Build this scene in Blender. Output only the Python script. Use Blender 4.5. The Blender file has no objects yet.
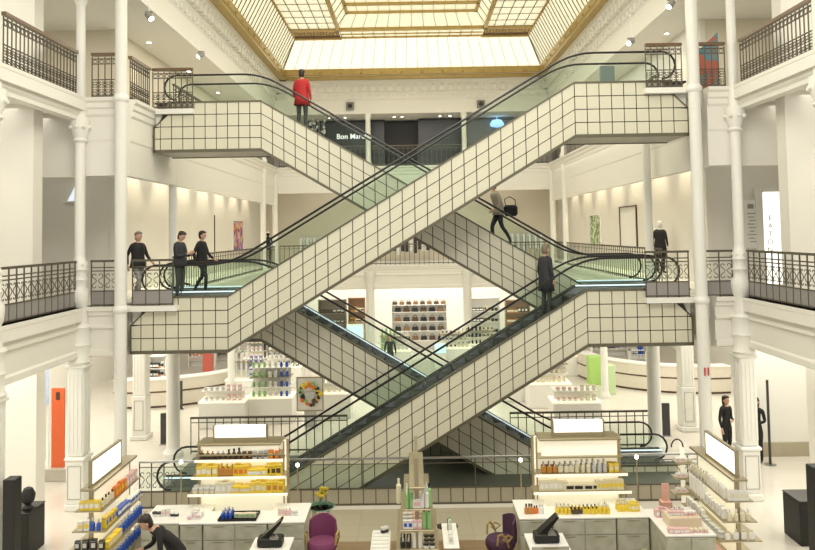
import bpy, math, random
from mathutils import Vector, Matrix
random.seed(7)
PI = math.pi
COL = bpy.context.scene.collection
L0, L1, L2 = 0.0, 4.62, 9.57
EYE = 6.25
# ------------------------------------------------------------------ camera maths
FPX, CX, CY = 720.0, 407.5, 198.0
pitch, roll, yaw = math.atan(34.0/720), math.radians(0.95), math.radians(0.2)
fwd = Vector((-math.sin(yaw)*math.cos(pitch), math.cos(yaw)*math.cos(pitch), math.sin(pitch)))
rt0 = Vector((math.cos(yaw), math.sin(yaw), 0)); up0 = rt0.cross(fwd)
rt = rt0*math.cos(roll) - up0*math.sin(roll); up = up0*math.cos(roll) + rt0*math.sin(roll)
CAM = Vector((0, 0, EYE))
def at(px, py, Y):
    d = fwd + rt*((px-CX)/FPX) - up*((py-CY)/FPX)
    return CAM + d*(Y/d.y)
def atz(px, py, z):
    d = fwd + rt*((px-CX)/FPX) - up*((py-CY)/FPX)
    return CAM + d*((z-EYE)/d.z)
# ------------------------------------------------------------------ materials
MATS = {}
def mat(name, col, rough=0.5, metal=0.0, var=0.06, scale=6.0, emit=None, estr=0.0, bump=0.0, col2=None, coat=0.0):
    if name in MATS: return MATS[name]
    m = bpy.data.materials.new(name); m.use_nodes = True
    nt = m.node_tree; b = nt.nodes['Principled BSDF']
    b.inputs['Roughness'].default_value = rough; b.inputs['Metallic'].default_value = metal
    b.inputs['Coat Weight'].default_value = coat
    tc = nt.nodes.new('ShaderNodeTexCoord'); no = nt.nodes.new('ShaderNodeTexNoise')
    no.inputs['Scale'].default_value = scale; no.inputs['Detail'].default_value = 3
    nt.links.new(tc.outputs['Object'], no.inputs['Vector'])
    mx = nt.nodes.new('ShaderNodeMix'); mx.data_type = 'RGBA'
    c2 = col2 if col2 else tuple(max(0, c*(1-var)) for c in col)
    mx.inputs[6].default_value = (*col, 1); mx.inputs[7].default_value = (*c2, 1)
    nt.links.new(no.outputs['Fac'], mx.inputs[0]); nt.links.new(mx.outputs[2], b.inputs['Base Color'])
    if bump:
        bp = nt.nodes.new('ShaderNodeBump'); bp.inputs['Strength'].default_value = bump
        nt.links.new(no.outputs['Fac'], bp.inputs['Height']); nt.links.new(bp.outputs[0], b.inputs['Normal'])
    if emit:
        b.inputs['Emission Color'].default_value = (*emit, 1); b.inputs['Emission Strength'].default_value = estr
    MATS[name] = m
    return m
def glassmat(name, tint, gloss=0.1, dens=1.0):
    m = bpy.data.materials.new(name); m.use_nodes = True
    nt = m.node_tree; nt.nodes.clear()
    o = nt.nodes.new('ShaderNodeOutputMaterial'); t = nt.nodes.new('ShaderNodeBsdfTransparent')
    g = nt.nodes.new('ShaderNodeBsdfGlossy'); g.inputs['Roughness'].default_value = 0.0
    g.inputs['Color'].default_value = (.9, 1, .95, 1)
    t.inputs['Color'].default_value = (*tint, 1)
    lw = nt.nodes.new('ShaderNodeLayerWeight'); lw.inputs['Blend'].default_value = gloss
    mx = nt.nodes.new('ShaderNodeMixShader')
    nt.links.new(lw.outputs['Fresnel'], mx.inputs[0]); nt.links.new(t.outputs[0], mx.inputs[1]); nt.links.new(g.outputs[0], mx.inputs[2])
    nt.links.new(mx.outputs[0], o.inputs[0]); MATS[name] = m
    return m
def gridmat(name, a, b, sx, sy, w, plane='xy', rough=.2, var=.05):
    """tiles of colour a with joints b, in the object's own coordinates"""
    m = bpy.data.materials.new(name); m.use_nodes = True; nt = m.node_tree; p = nt.nodes['Principled BSDF']
    tc = nt.nodes.new('ShaderNodeTexCoord'); mp = nt.nodes.new('ShaderNodeMapping')
    if plane == 'xz': mp.inputs['Rotation'].default_value = (PI/2, 0, 0)
    if plane == 'yz': mp.inputs['Rotation'].default_value = (PI/2, 0, PI/2)
    br = nt.nodes.new('ShaderNodeTexBrick'); br.offset = 0; br.inputs['Scale'].default_value = 1
    br.inputs['Brick Width'].default_value = sx; br.inputs['Row Height'].default_value = sy
    br.inputs['Mortar Size'].default_value = w; br.inputs['Color1'].default_value = (*a, 1)
    br.inputs['Color2'].default_value = (*[c*(1-var) for c in a], 1); br.inputs['Mortar'].default_value = (*b, 1)
    nt.links.new(tc.outputs['Object'], mp.inputs[0]); nt.links.new(mp.outputs[0], br.inputs['Vector'])
    nt.links.new(br.outputs['Color'], p.inputs['Base Color']); p.inputs['Roughness'].default_value = rough
    MATS[name] = m
    return m
PLASTER = mat('warm white plaster', (.80, .775, .70), .6, var=.03, scale=1.5)
MOULD = mat('painted moulding', (.82, .80, .73), .5, var=.05, scale=20, bump=.1)
IRONWHITE = mat('cream painted cast iron', (.83, .82, .76), .4, var=.03, scale=9)
BEIGE = mat('beige wall paint', (.72, .66, .53), .6, var=.03, scale=2)
CEIL = mat('white ceiling paint', (.82, .80, .74), .7, var=.02)
TILE = mat('cream enamel tile', (.68, .655, .515), .35, var=.06, scale=2.2)
JOINT = mat('dark bronze joint', (.035, .03, .02), .6)
TRIM = mat('bronze edge trim', (.16, .145, .10), .4, .5)
SOFFIT = mat('grey brushed soffit', (.34, .33, .27), .4, .2, scale=12)
RUBBER = mat('black rubber handrail', (.012, .012, .012), .35)
STEEL = mat('brushed steel', (.55, .57, .58), .28, .9)
STEPM = mat('dark ribbed step metal', (.035, .037, .035), .6, .2, scale=40)
IRON = mat('aged grey-brown wrought iron', (.12, .105, .075), .5, .3, scale=15)
WOODRAIL = mat('varnished brown wood handrail', (.17, .105, .05), .35, scale=12, var=.3)
KICK = mat('grey tinted panel', (.30, .285, .27), .3, var=.08)
GOLD = mat('gilded frame', (.56, .40, .13), .38, .35, var=.35, scale=5)
RUST = mat('bronze pierced lattice', (.22, .12, .035), .5, .3, scale=18, col2=(.75, .55, .22))
LITGLASS = mat('backlit milky skylight glass', (.9, .88, .7), .4, emit=(1, .95, .76), estr=1.1)
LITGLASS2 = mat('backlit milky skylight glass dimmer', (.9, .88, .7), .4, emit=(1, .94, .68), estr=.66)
LEAD = mat('dark glazing bar', (.12, .10, .05), .5)
BLACK = mat('satin black', (.012, .011, .010), .55)
BLACKG = mat('black gloss panel', (.006, .006, .006), .3)
WHITEP = mat('white lacquer', (.88, .87, .82), .3, var=.02)
LITWHITE = mat('lit white panel', (.95, .94, .9), .4, emit=(1, .96, .86), estr=1.6)
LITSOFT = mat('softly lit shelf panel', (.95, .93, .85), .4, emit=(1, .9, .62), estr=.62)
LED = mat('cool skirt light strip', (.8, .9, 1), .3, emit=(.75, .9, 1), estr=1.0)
BULB = mat('glowing bulb', (1, 1, 1), .3, emit=(1, .95, .85), estr=14)
MARBLE = mat('veined grey-green marble', (.66, .66, .55), .2, var=.1, scale=4.5, col2=(.30, .31, .22))
BRONZE = mat('brushed bronze shelf', (.42, .36, .23), .35, .6)
PURPLE = mat('plum velvet', (.20, .045, .12), .8, scale=15)
PURPLED = mat('dark aubergine velvet', (.07, .028, .06), .8, scale=15)
ORANGE = mat('orange banner', (.85, .16, .05), .5)
BLUEP = mat('blue print', (.25, .45, .80), .4, var=.5, scale=9, col2=(.8, .88, .95))
GREEN = mat('lime green panel', (.42, .66, .18), .4)
GLASS = glassmat('pale green balustrade glass', (.945, .975, .955), .12)
CLEAR = glassmat('clear display glass', (.95, .97, .96), .15)
FLOORM = gridmat('polished cream stone floor', (.72, .68, .60), (.64, .60, .52), .9, .9, .006, rough=.12, var=.03)
STONE = gridmat('beige stone floor', (.46, .41, .30), (.38, .33, .24), 1.2, .6, .006, rough=.25)
PARQ = gridmat('brown oak parquet', (.30, .20, .11), (.20, .13, .07), .9, .12, .004, rough=.35, var=.25)
# ------------------------------------------------------------------ mesh builder
class MB:
    def __init__(s): s.v = []; s.f = []; s.m = []; s.cur = 0
    def add(s, vs, fs):
        n = len(s.v); s.v += [tuple(p) for p in vs]
        for f in fs: s.f.append(tuple(i+n for i in f)); s.m.append(s.cur)
        return s
    def box(s, x0, x1, y0, y1, z0, z1):
        x0, x1 = min(x0, x1), max(x0, x1); y0, y1 = min(y0, y1), max(y0, y1); z0, z1 = min(z0, z1), max(z0, z1)
        return s.add([(x0,y0,z0),(x1,y0,z0),(x1,y1,z0),(x0,y1,z0),(x0,y0,z1),(x1,y0,z1),(x1,y1,z1),(x0,y1,z1)],
              [(3,2,1,0),(4,5,6,7),(0,1,5,4),(1,2,6,5),(2,3,7,6),(3,0,4,7)])
    def bbox(s, x0, x1, y0, y1, z0, z1, b=.01):
        """box with chamfered vertical and top edges"""
        x0, x1 = min(x0, x1), max(x0, x1); y0, y1 = min(y0, y1), max(y0, y1)
        b = min(b, (x1-x0)/3, (y1-y0)/3, (z1-z0)/3)
        def ring(i, z): 
            a0, a1, c0, c1 = x0+i, x1-i, y0+i, y1-i
            return [(a0+b,c0,z),(a1-b,c0,z),(a1,c0+b,z),(a1,c1-b,z),(a1-b,c1,z),(a0+b,c1,z),(a0,c1-b,z),(a0,c0+b,z)]
        rs = [ring(b, z0), ring(0, z0+b), ring(0, z1-b), ring(b*.9, z1)]
        return s.rings(rs)
    def rings(s, rs, cap=True, close=True):
        n = len(rs[0]); vs = [p for r in rs for p in r]; fs = []
        for k in range(len(rs)-1):
            for i in range(n if close else n-1):
                j = (i+1) % n; fs.append((k*n+i, k*n+j, (k+1)*n+j, (k+1)*n+i))
        if cap: fs.append(tuple(range(n-1, -1, -1))); fs.append(tuple((len(rs)-1)*n+i for i in range(n)))
        return s.add(vs, fs)
    def lathe(s, prof, x=0, y=0, z=0, n=14, sx=1, sy=1):
        rs = [[(x+r*sx*math.cos(2*PI*i/n), y+r*sy*math.sin(2*PI*i/n), z+h) for i in range(n)] for r, h in prof]
        return s.rings(rs)
    def cyl(s, x, y, z0, z1, r, n=12): return s.lathe([(r, z0), (r, z1)], x, y, 0, n)
    def ball(s, c, r, n=10, sz=1.0):
        prof = [(max(.001, r*math.sin(PI*k/6)), -r*sz*math.cos(PI*k/6)) for k in range(7)]
        return s.lathe(prof, c[0], c[1], c[2], n)
    def tube(s, path, r, n=6, closed=False):
        P = [Vector(p) for p in path]; rs = []; L = len(P); prev = None
        for i, p in enumerate(P):
            a = P[i-1] if (i > 0 or closed) else P[i]; b = P[(i+1) % L] if (i < L-1 or closed) else P[i]
            t = (b-a).normalized() if (b-a).length > 1e-6 else Vector((0,0,1))
            if prev is None: u = t.orthogonal().normalized()
            else:
                u = prev - t*prev.dot(t)
                u = u.normalized() if u.length > 1e-5 else t.orthogonal().normalized()
            prev = u; w = t.cross(u); rr = r[i] if isinstance(r, (list, tuple)) else r
            rs.append([p + u*rr*math.cos(2*PI*k/n) + w*rr*math.sin(2*PI*k/n) for k in range(n)])
        if closed: rs.append(rs[0])
        return s.rings(rs, cap=not closed)
    def prism(s, poly, y0, y1):
        """poly in (x,z), extruded along y"""
        n = len(poly)
        ar = sum(poly[i][0]*poly[(i+1)%n][1]-poly[(i+1)%n][0]*poly[i][1] for i in range(n))
        if ar < 0: poly = poly[::-1]
        vs = [(a, y0, b) for a, b in poly] + [(a, y1, b) for a, b in poly]
        fs = [tuple(range(n)), tuple(range(2*n-1, n-1, -1))] + [(i, i+n, (i+1)%n+n, (i+1)%n) for i in range(n)]
        return s.add(vs, fs)
    def plan(s, poly, z0, z1):
        n = len(poly)
        ar = sum(poly[i][0]*poly[(i+1)%n][1]-poly[(i+1)%n][0]*poly[i][1] for i in range(n))
        if ar < 0: poly = poly[::-1]
        return s.rings([[(a, b, z0) for a, b in poly], [(a, b, z1) for a, b in poly]])
    def xform(s, M, start=0):
        for i in range(start, len(s.v)): s.v[i] = tuple(M @ Vector(s.v[i]))
        return s
    def build(s, name, m, parent=None, smooth=False, base=None):
        if parent is not None:
            off = Vector((0,0,0)); o = parent
            while o: off += o.location; o = o.parent
        elif base is not None: off = Vector(base)
        else:
            xs = [v[0] for v in s.v]; ys = [v[1] for v in s.v]; zs = [v[2] for v in s.v]
            off = Vector(((min(xs)+max(xs))/2, (min(ys)+max(ys))/2, min(zs)))
        me = bpy.data.meshes.new(name)
        me.from_pydata([(a-off.x, b-off.y, c-off.z) for a, b, c in s.v], [], s.f)
        ms = m if isinstance(m, (list, tuple)) else [m]
        for q in ms: me.materials.append(q)
        if len(ms) > 1: me.polygons.foreach_set('material_index', s.m)
        if smooth: me.polygons.foreach_set('use_smooth', [True]*len(me.polygons))
        me.update(); o = bpy.data.objects.new(name, me); COL.objects.link(o)
        if smooth:
            try: me.set_sharp_from_angle(angle=math.radians(40))
            except Exception: pass
        if parent is not None: o.parent = parent
        else: o.location = off
        return o
def tag(o, label, cat, group=None, kind=None):
    if label: o['label'] = label
    if cat: o['category'] = cat
    if group: o['group'] = group
    if kind: o['kind'] = kind
    return o
def thing(name, label, cat, loc, group=None, rz=0):
    o = bpy.data.objects.new(name, None); COL.objects.link(o); o.location = loc; o.rotation_euler = (0, 0, rz)
    return tag(o, label, cat, group)
def struct(o): o['kind'] = 'structure'; return o
KIDS = {}
def copy_tree(o, loc, label=None, group=None, rz=None, scale=None):
    c = o.copy(); COL.objects.link(c); c.location = loc
    if rz is not None: c.rotation_euler = (0, 0, rz)
    if scale: c.scale = scale
    if label: c['label'] = label
    if group: c['group'] = group
    for ch in o.children:
        d = ch.copy(); COL.objects.link(d); d.parent = c
        for g in ch.children:
            e = g.copy(); COL.objects.link(e); e.parent = d
    return c
def textmesh(name, txt, size, m, loc, parent=None, rot=(PI/2, 0, 0), ext=.004, align='CENTER', bold=False):
    cu = bpy.data.curves.new(name, 'FONT'); cu.body = txt; cu.size = size; cu.extrude = ext
    cu.align_x = align; cu.align_y = 'CENTER'
    if bold: cu.offset = size*.02
    t = bpy.data.objects.new(name, cu); COL.objects.link(t); t.rotation_euler = rot; t.location = loc
    bpy.context.view_layer.update()
    me = bpy.data.meshes.new_from_object(t.evaluated_get(bpy.context.evaluated_depsgraph_get()))
    mw = t.matrix_world.copy(); bpy.data.objects.remove(t)
    off = Vector(loc)
    if parent is not None:
        off = Vector((0,0,0)); o = parent
        while o: off += o.location; o = o.parent
    me.transform(Matrix.Translation(-off) @ mw); me.materials.clear(); me.materials.append(m)
    o = bpy.data.objects.new(name, me); COL.objects.link(o)
    if parent is not None: o.parent = parent
    else: o.location = off
    return o

# ================================================================== THE SHELL
XN, XR = 7.8, 6.75
XQ = {-1: 6.75, 1: 7.1}; RR = 7.1          # gallery edge near the viewer and behind the escalators
YN0, YC, YF, YB = 8.5, 17.05, 36.0, 43.0
# ground floor
struct(MB().box(-17, 17, 16.6, 44, -.3, 0).build('floor', FLOORM))
struct(MB().box(-17, -4.9, 8, 16.6, -.3, 0).build('floor', FLOORM))
struct(MB().box(4.9, 17, 8, 16.6, -.3, 0).build('floor', FLOORM))
struct(MB().box(-4.9, 4.9, 14.9, 16.6, -.3, 0).build('floor', STONE))
struct(MB().box(-4.9, 4.9, 8, 14.9, -.3, 0).build('floor', PARQ))
struct(MB().box(-6.2, 6.7, 16.95, 20.6, 0, .015).build('floor', mat('dark green-grey rubber floor', (.10, .105, .08), .5)))  # thin, darker floor area laid under the escalators
# upper floor slabs, left, right, far
def slabs(z, th, lx, rx):
    for sgn in (-1, 1):
        mb = MB(); mb.box(sgn*13.5, sgn*(XN-.15), YN0, YC, z-th, z); mb.box(sgn*13.5, sgn*(XQ[sgn]+.15), YC, YB, z-th, z)
        struct(mb.build('floor', CEIL))
    struct(MB().box(-(XR+.15), RR+.15, YF+.15, YB, z-th, z).build('floor', CEIL))
slabs(L1, .32, 0, 0); slabs(L2, .32, 0, 0)
# fascias: a moulded profile swept along each edge
def fascia(name, p0, p1, prof, ztop, m=MOULD):
    """prof: list of (out, down); p0->p1 with the void on the right-hand side"""
    a = Vector((*p0, 0)); b = Vector((*p1, 0)); d = (b-a).normalized(); n = Vector((d.y, -d.x, 0))
    pr = [(-.22, 0)] + prof + [(-.22, prof[-1][1])]
    r0 = [a + n*o + Vector((0,0,ztop-h)) for o, h in pr]; r1 = [b + n*o + Vector((0,0,ztop-h)) for o, h in pr]
    mb = MB(); mb.rings([r1, r0])
    # small dentils below the top moulding
    L = (b-a).length; k = int(L/.3)
    return struct(mb.build(name, m))
P1 = [(.16, -.0), (.16, .09), (.10, .13), (.10, .20), (.05, .24), (.05, .42), (.09, .45), (.09, .50), (.03, .54), (.03, .98), (.08, 1.02), (.08, 1.14), (0, 1.18)]
P2 = [(.16, 0), (.16, .08), (.10, .13), (.10, .24), (.06, .28), (.06, .40), (.02, .46), (.02, 1.0), (.0, 1.05), (.0, 1.86)]
PS = [(.16, 0), (.16, .08), (.10, .13), (.10, .24), (.06, .28), (.06, .40), (.02, .46), (.02, .55)]
for prof, z in ((P1, L1), (P2, L2)):
    fascia('trim_1', (-XN, YN0), (-XN, YC), prof if z == L1 else PS, z)
    fascia('trim_2', (-XN, YC), (-XR+.0, YC), prof, z)
    fascia('trim_3', (-XR, YC+.23), (-XR, YF), prof, z)
    fascia('trim_4', (-XR, YF), (RR, YF), prof if z == L1 else P2[:-2]+[(0, 1.3)], z)
    fascia('trim_5', (RR, YF), (RR, YC+.23), prof, z)
    fascia('trim_6', (RR, YC), (XN, YC), prof, z)
    fascia('trim_7', (XN, YC), (XN, YN0), prof if z == L1 else PS, z)
# walls
ZT = 12.25
mbw = lambda *a: MB().box(*a)
struct(mbw(-13.6, -13.4, YN0, YB, 0, 17).build('wall_left', PLASTER))
struct(mbw(13.4, 13.6, YN0, YB, 0, 17).build('wall_right', PLASTER))
struct(mbw(-13.6, 13.6, YB, YB+.2, 0, 17).build('wall_back', PLASTER))
for sgn, nm in ((-1, 'wall_left'), (1, 'wall_right')):
    x = sgn*8.45
    struct(mbw(x, x+sgn*.14, 20.55, 41, L1, L2-.32).build(nm, PLASTER))
    struct(mbw(x, x+sgn*.14, 20.55, 41, L2, ZT).build(nm, BEIGE if sgn < 0 else PLASTER))
    struct(mbw(sgn*7.35, sgn*13.4, 17.3, 17.5, 7.71, L2-.33).build(nm, PLASTER))
    # deeper cross walls seen between the columns
    struct(mbw(sgn*8.6, sgn*13.4, 20.6, 20.8, L1, L2-.32).build(nm, PLASTER))
    struct(mbw(sgn*8.6, sgn*13.4, 20.6, 20.8, L2, ZT).build(nm, BEIGE))
    # piers beside the gallery
    for z0, z1 in ((L1, L2-.32), (L2, ZT)):
        struct(mbw(sgn*8.35, sgn*9.6, 15.9, 16.3, z0, z1).build(nm, PLASTER))
        struct(mbw(sgn*9.6, sgn*13.4, 16.0, 16.15, z0, z1).build(nm, PLASTER if sgn < 0 else BEIGE))
    # ground floor piers and cross walls
    struct(mbw(sgn*(8.45 if sgn < 0 else 9.0), sgn*12.2, 16.3, 16.7, 0, L1-.32).build(nm, PLASTER))
    struct(mbw(sgn*10.4, sgn*13.4, 20.4, 20.6, 0, L1-.32).build(nm, PLASTER))
struct(mbw(-13.4, 13.4, 41.0, 41.2, 0, L1-.32).build('wall_back', PLASTER))
struct(mbw(-8.5, 8.5, 41.0, 41.2, L1, L2-.32).build('wall_back', BEIGE))
struct(mbw(-8.5, 8.5, 42.0, 42.2, L2, ZT).build('wall_back', PLASTER))
# right ground-floor white wall behind the slim pole
struct(mbw(8.95, 13.4, 19.9, 20.05, .0, L1-.32).build('wall_right', WHITEP))
struct(MB().box(8.95, 13.4, 19.86, 19.9, 0, .38).build('baseboard_right', STONE))
# ceilings over the top galleries
for sgn in (-1, 1):
    struct(mbw(sgn*(XQ[sgn]+.03), sgn*13.4, YN0, YB, ZT, ZT+.2).build('ceiling', CEIL))
struct(mbw(-XR-.03, RR+.03, YF+.03, YB, ZT+.003, ZT+.2).build('ceiling', CEIL))
# great cornice and cove round the light well
GX, GY, GZ = 6.35, 35.0, 14.0
def cornice(p0, p1, nm):
    a = Vector((*p0, 0)); b = Vector((*p1, 0)); d = (b-a).normalized(); n = Vector((d.y, -d.x, 0)); L = (b-a).length
    zz = lambda v: 12.9+(v-12.9)*1.5
    prof = [(0, ZT-.02), (0, 12.9), (.06, zz(12.95)), (.06, zz(13.02)), (.14, zz(13.07)), (.22, zz(13.12)), (.22, zz(13.18)), (.32, zz(13.23)), (.50, zz(13.40)), (.58, zz(13.44)), (.58, zz(13.5)), (.66, zz(13.55)), (.66, 14.45), (-.3, 14.45), (-.3, ZT+.25), (-.02, ZT-.02)]
    prof = [(o*.62 if o > 0 else o, z) for o, z in prof]
    mb = MB(); mb.rings([[b+n*o+Vector((0,0,z)) for o, z in prof], [a+n*o+Vector((0,0,z)) for o, z in prof]])
    k = int(L/.42)
    for i in range(k):
        c = a + d*(L*(i+.5)/k)
        for o0, o1, z0, z1, w in ((.12, .32, 13.30, 13.55, .12), (.0, .10, 12.98, 13.16, .08)):
            q = [c + n*o0 - d*w, c + n*o1 - d*w, c + n*o1 + d*w, c + n*o0 + d*w]
            mb.rings([[(v.x, v.y, z0) for v in q], [(v.x, v.y, z1) for v in q]])
        mb.ball(c + n*.31 + Vector((0,0,13.60)), .07, 6)
    return struct(mb.build(nm, MOULD))
cornice((-XR, 6), (-XR, YF), 'trim_8'); cornice((-XR, YF), (RR, YF), 'trim_9'); cornice((RR, YF), (RR, 6), 'trim_10')
# ================================================================== SKYLIGHT
sky = thing('skylight', 'backlit gilded glass skylight over the whole atrium', 'skylight', (0, 20, 13.5))
Y0S = 6.0
g = MB()
def ringstrip(mb, x, y, w, z0, z1):
    mb.box(-x, -x+w, Y0S, y, z0, z1); mb.box(x-w, x, Y0S, y, z0, z1); mb.box(-x, x, y-w, y, z0, z1)
ringstrip(g, GX+.22, GY+.45, .32, 13.83, 13.98); ringstrip(g, GX+.04, GY+.04, .16, 13.98, 14.16); ringstrip(g, GX-.02, GY-.02, .10, 14.16, 14.28)
for i in range(12):
    x = -5.5+i; g.ball((x, GY-.12, 14.07), .07, 6)
for i in range(28):
    for s_ in (-1, 1): g.ball((s_*(GX-.12), 8+i, 14.07), .06, 6)
g.build('gilded_frame', GOLD, sky)
HX, HY, HZ = 5.62, 34.32, 15.67
gl = MB()
gl.add([(-GX, Y0S, 14.23), (-GX, GY, 14.23), (-HX, HY, HZ), (-HX, Y0S, HZ)], [(0, 1, 2, 3)])
gl.add([(GX, Y0S, 14.23), (GX, GY, 14.23), (HX, HY, HZ), (HX, Y0S, HZ)], [(3, 2, 1, 0)])
gl.add([(-GX, GY, 14.23), (GX, GY, 14.23), (HX, HY, HZ), (-HX, HY, HZ)], [(0, 1, 2, 3)])
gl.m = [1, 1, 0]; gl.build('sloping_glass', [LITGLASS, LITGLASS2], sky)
bars = MB()
n = 23
for i in range(n+1):
    t = i/n; bars.tube([(-GX+2*GX*t, GY-.02, 14.23), (-HX+2*HX*t, HY-.02, HZ)], .012 if i % n else .05, 4)
for i in range(80):
    y = GY - .42*i - .3
    for s_ in (-1, 1): bars.tube([(s_*(GX-.02), y, 14.23), (s_*(HX-.02), min(y, HY), HZ)], .02, 4)
bars.build('glazing_bars', LEAD, sky)
KX, KY = 3.35, 32.75
# flat grid of glass between the slopes
fl = MB(); fl.box(-HX, -KX, Y0S, HY, HZ, HZ+.03); fl.box(KX, HX, Y0S, HY, HZ, HZ+.03); fl.box(-KX, KX, KY, HY, HZ+.02, HZ+.05)
fl.build('flat_glass', LITGLASS2, sky)
fg = MB(); ringstrip(fg, HX+.03, HY+.03, .09, HZ-.06, HZ+.04); ringstrip(fg, KX+.12, KY+.12, .16, HZ-.12, HZ+.02)
for i in range(3): 
    y = HY - .55*i
    if i: fg.box(-KX, KX, y-.03, y+.03, HZ-.03, HZ+.03)
fg.build('gilded_ribs', GOLD, sky)
fb = MB()
for i in range(1, 5):
    x = KX + (HX-KX)*i/5
    for s_ in (-1, 1): fb.box(s_*x-.015, s_*x+.015, Y0S, KY, HZ-.02, HZ+.02)
for i in range(29):
    for s_ in (-1, 1):
        fb.box(s_*KX, s_*HX, KY-.9*i-.015, KY-.9*i+.015, HZ-.02, HZ+.02)
for i in range(13): fb.box(-KX+i*.517-.01, -KX+i*.517+.01, KY, HY, HZ-.02, HZ+.02)
fb.build('glazing_bars', LEAD, sky)
for s_ in (-1, 1):
    lat = MB()
    for i in range(14):
        for j in range(4):
            x = KX+.1+ (HX-KX-.2)*(i+.5)/14; y = KY+.2+(HY-KY-.35)*(j+.5)/9
            pts = [(s_*x+.075*math.cos(a*PI/3), y+.16*math.sin(a*PI/3), HZ-.07) for a in range(6)]
            lat.tube(pts, .03, 3, closed=True)
    MB().box(s_*(KX+.05), s_*(HX-.05), KY+.1, HY-.1, HZ-.035, HZ-.025).build('lattice_backing', mat('dark bronze backing', (.13, .07, .025), .6), sky)
    lat.box(s_*KX, s_*HX, KY, KY+.14, HZ-.12, HZ-.02); lat.box(s_*KX, s_*HX, HY-.2, HY, HZ-.12, HZ-.02)
    lat.build('pierced_lattice', RUST, sky)
# raised centre lantern
MX, MY, MZ = 2.95, 32.2, 16.27
ln = MB()
ln.add([(-KX, Y0S, HZ), (-KX, KY, HZ), (-MX, MY, MZ), (-MX, Y0S, MZ)], [(0,1,2,3)])
ln.add([(KX, Y0S, HZ), (KX, KY, HZ), (MX, MY, MZ), (MX, Y0S, MZ)], [(3,2,1,0)])
ln.add([(-KX, KY, HZ), (KX, KY, HZ), (MX, MY, MZ), (-MX, MY, MZ)], [(0,1,2,3)])
ln.box(-MX, MX, Y0S, MY, MZ, MZ+.04)
ln.build('lantern_glass', LITGLASS2, sky)
lb = MB(); ringstrip(lb, MX+.06, MY+.06, .14, MZ-.1, MZ+.02)
lb.box(-MX, MX, MY-1.3, MY-1.1, MZ-.1, MZ); lb.box(-MX, MX, MY-4.2, MY-4.0, MZ-.1, MZ); lb.build('lantern_frame', GOLD, sky)
lb = MB()
for i in range(13):
    t = i/12; lb.tube([(-KX+2*KX*t, KY-.02, HZ), (-MX+2*MX*t, MY-.02, MZ), (-MX+2*MX*t, MY-8, MZ-.01)], .012, 4)
for i in range(20):
    for s_ in (-1, 1): lb.tube([(s_*(KX-.02), KY-.5-.9*i, HZ), (s_*(MX-.02), KY-.5-.9*i, MZ)], .018, 4)
lb.build('lantern_bars', LEAD, sky)
sky.location.x += .2

# ================================================================== COLUMNS
def shaft_prof(z0, z1, r, basez=.25):
    return [(r*1.9, z0), (r*1.9, z0+.08), (r*1.5, z0+.12), (r*1.6, z0+.18), (r*1.15, z0+basez), (r, z0+basez+.05),
            (r*.96, z1-.42), (r*1.3, z1-.38), (r*1.02, z1-.32), (r*1.15, z1-.2), (r*1.6, z1-.1), (r*1.7, z1-.02), (r*1.7, z1)]
def corner_column(x, y, label, group=None):
    t = thing('cast_iron_column', label, 'column', (x, y, 0), group)
    m = MB()
    m.bbox(x-.235, x+.235, y-.235, y+.235, 0, .16, .02); m.bbox(x-.2, x+.2, y-.22, y+.22, .16, 1.12, .015); m.bbox(x-.24, x+.24, y-.25, y+.25, 1.12, 1.22, .03)
    m.build('pedestal', IRONWHITE, t)
    m = MB()
    for s_ in (-1, 1):                                          # raised panel outline on the pedestal front
        m.box(x+s_*.15-.008, x+s_*.15+.008, y-.232, y-.22, .28, 1.02)
    m.box(x-.15, x+.15, y-.232, y-.22, .272, .288); m.box(x-.15, x+.15, y-.232, y-.22, 1.012, 1.028)
    m.build('panel_moulding', mat('grey line paint', (.42, .41, .35), .5), t)
    m = MB(); m.bbox(x-.185, x+.185, y-.2, y+.2, 1.22, 3.3, .03)
    for k in range(4): m.box(x-.135+.09*k-.015, x-.135+.09*k+.015, y-.215, y-.199, 1.35, 3.1); m.box(x-.198, x-.184, y-.14+.09*k-.015, y-.14+.09*k+.015, 1.35, 3.1); m.box(x+.184, x+.198, y-.14+.09*k-.015, y-.14+.09*k+.015, 1.35, 3.1)
    m.bbox(x-.24, x+.24, y-.22, y+.22, 3.22, 3.3, .02)
    m.build('fluted_shaft', IRONWHITE, t)
    m = MB(); m.lathe([(.24, 3.3), (.28, 3.36), (.23, 3.42), (.23, 3.7), (.26, 3.75), (.235, 3.8), (.235, 4.1), (.27, 4.16), (.24, 4.22)], x, y, 0, 16)
    m.lathe([(.20, 4.22), (.17, L1+.02), (.20, L1+.08), (.215, L1+.2), (.22, L1+.38), (.16, L1+.46), (.165, L1+.6), (.19, L1+.64), (.165, L1+.68), (.165, L1+.84), (.19, L1+.88), (.165, L1+.92), (.18, L1+1.02), (.13, L1+1.1), (.12, L1+1.2)], x, y, 0, 16)
    m.build('ornamental_capital', IRONWHITE, t, smooth=True)
    m = MB(); m.lathe([(.12, L1+1.1), (.115, L2-1.1), (.17, L2-1.04), (.13, L2-.98), (.21, L2-.75), (.22, L2-.7), (.22, L2-.5)], x, y, 0, 14)
    m.lathe([(.13, L2-.5), (.11, L2+.3), (.10, ZT-.5), (.17, ZT-.3), (.2, ZT)], x, y, 0, 14)
    m.build('upper_shaft', IRONWHITE, t, smooth=True)
    m = MB()
    for k in range(8):
        a = k*PI/4; m.ball((x+.17*math.cos(a), y+.17*math.sin(a), L1+.99), .03, 6); m.ball((x+.22*math.cos(a), y+.22*math.sin(a), L2-.72), .05, 6)
    m.build('leaf_ornament', MOULD, t, smooth=True)
    return t
xl = at(82, 270, YC).x; xr = at(738, 270, YC).x
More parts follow.
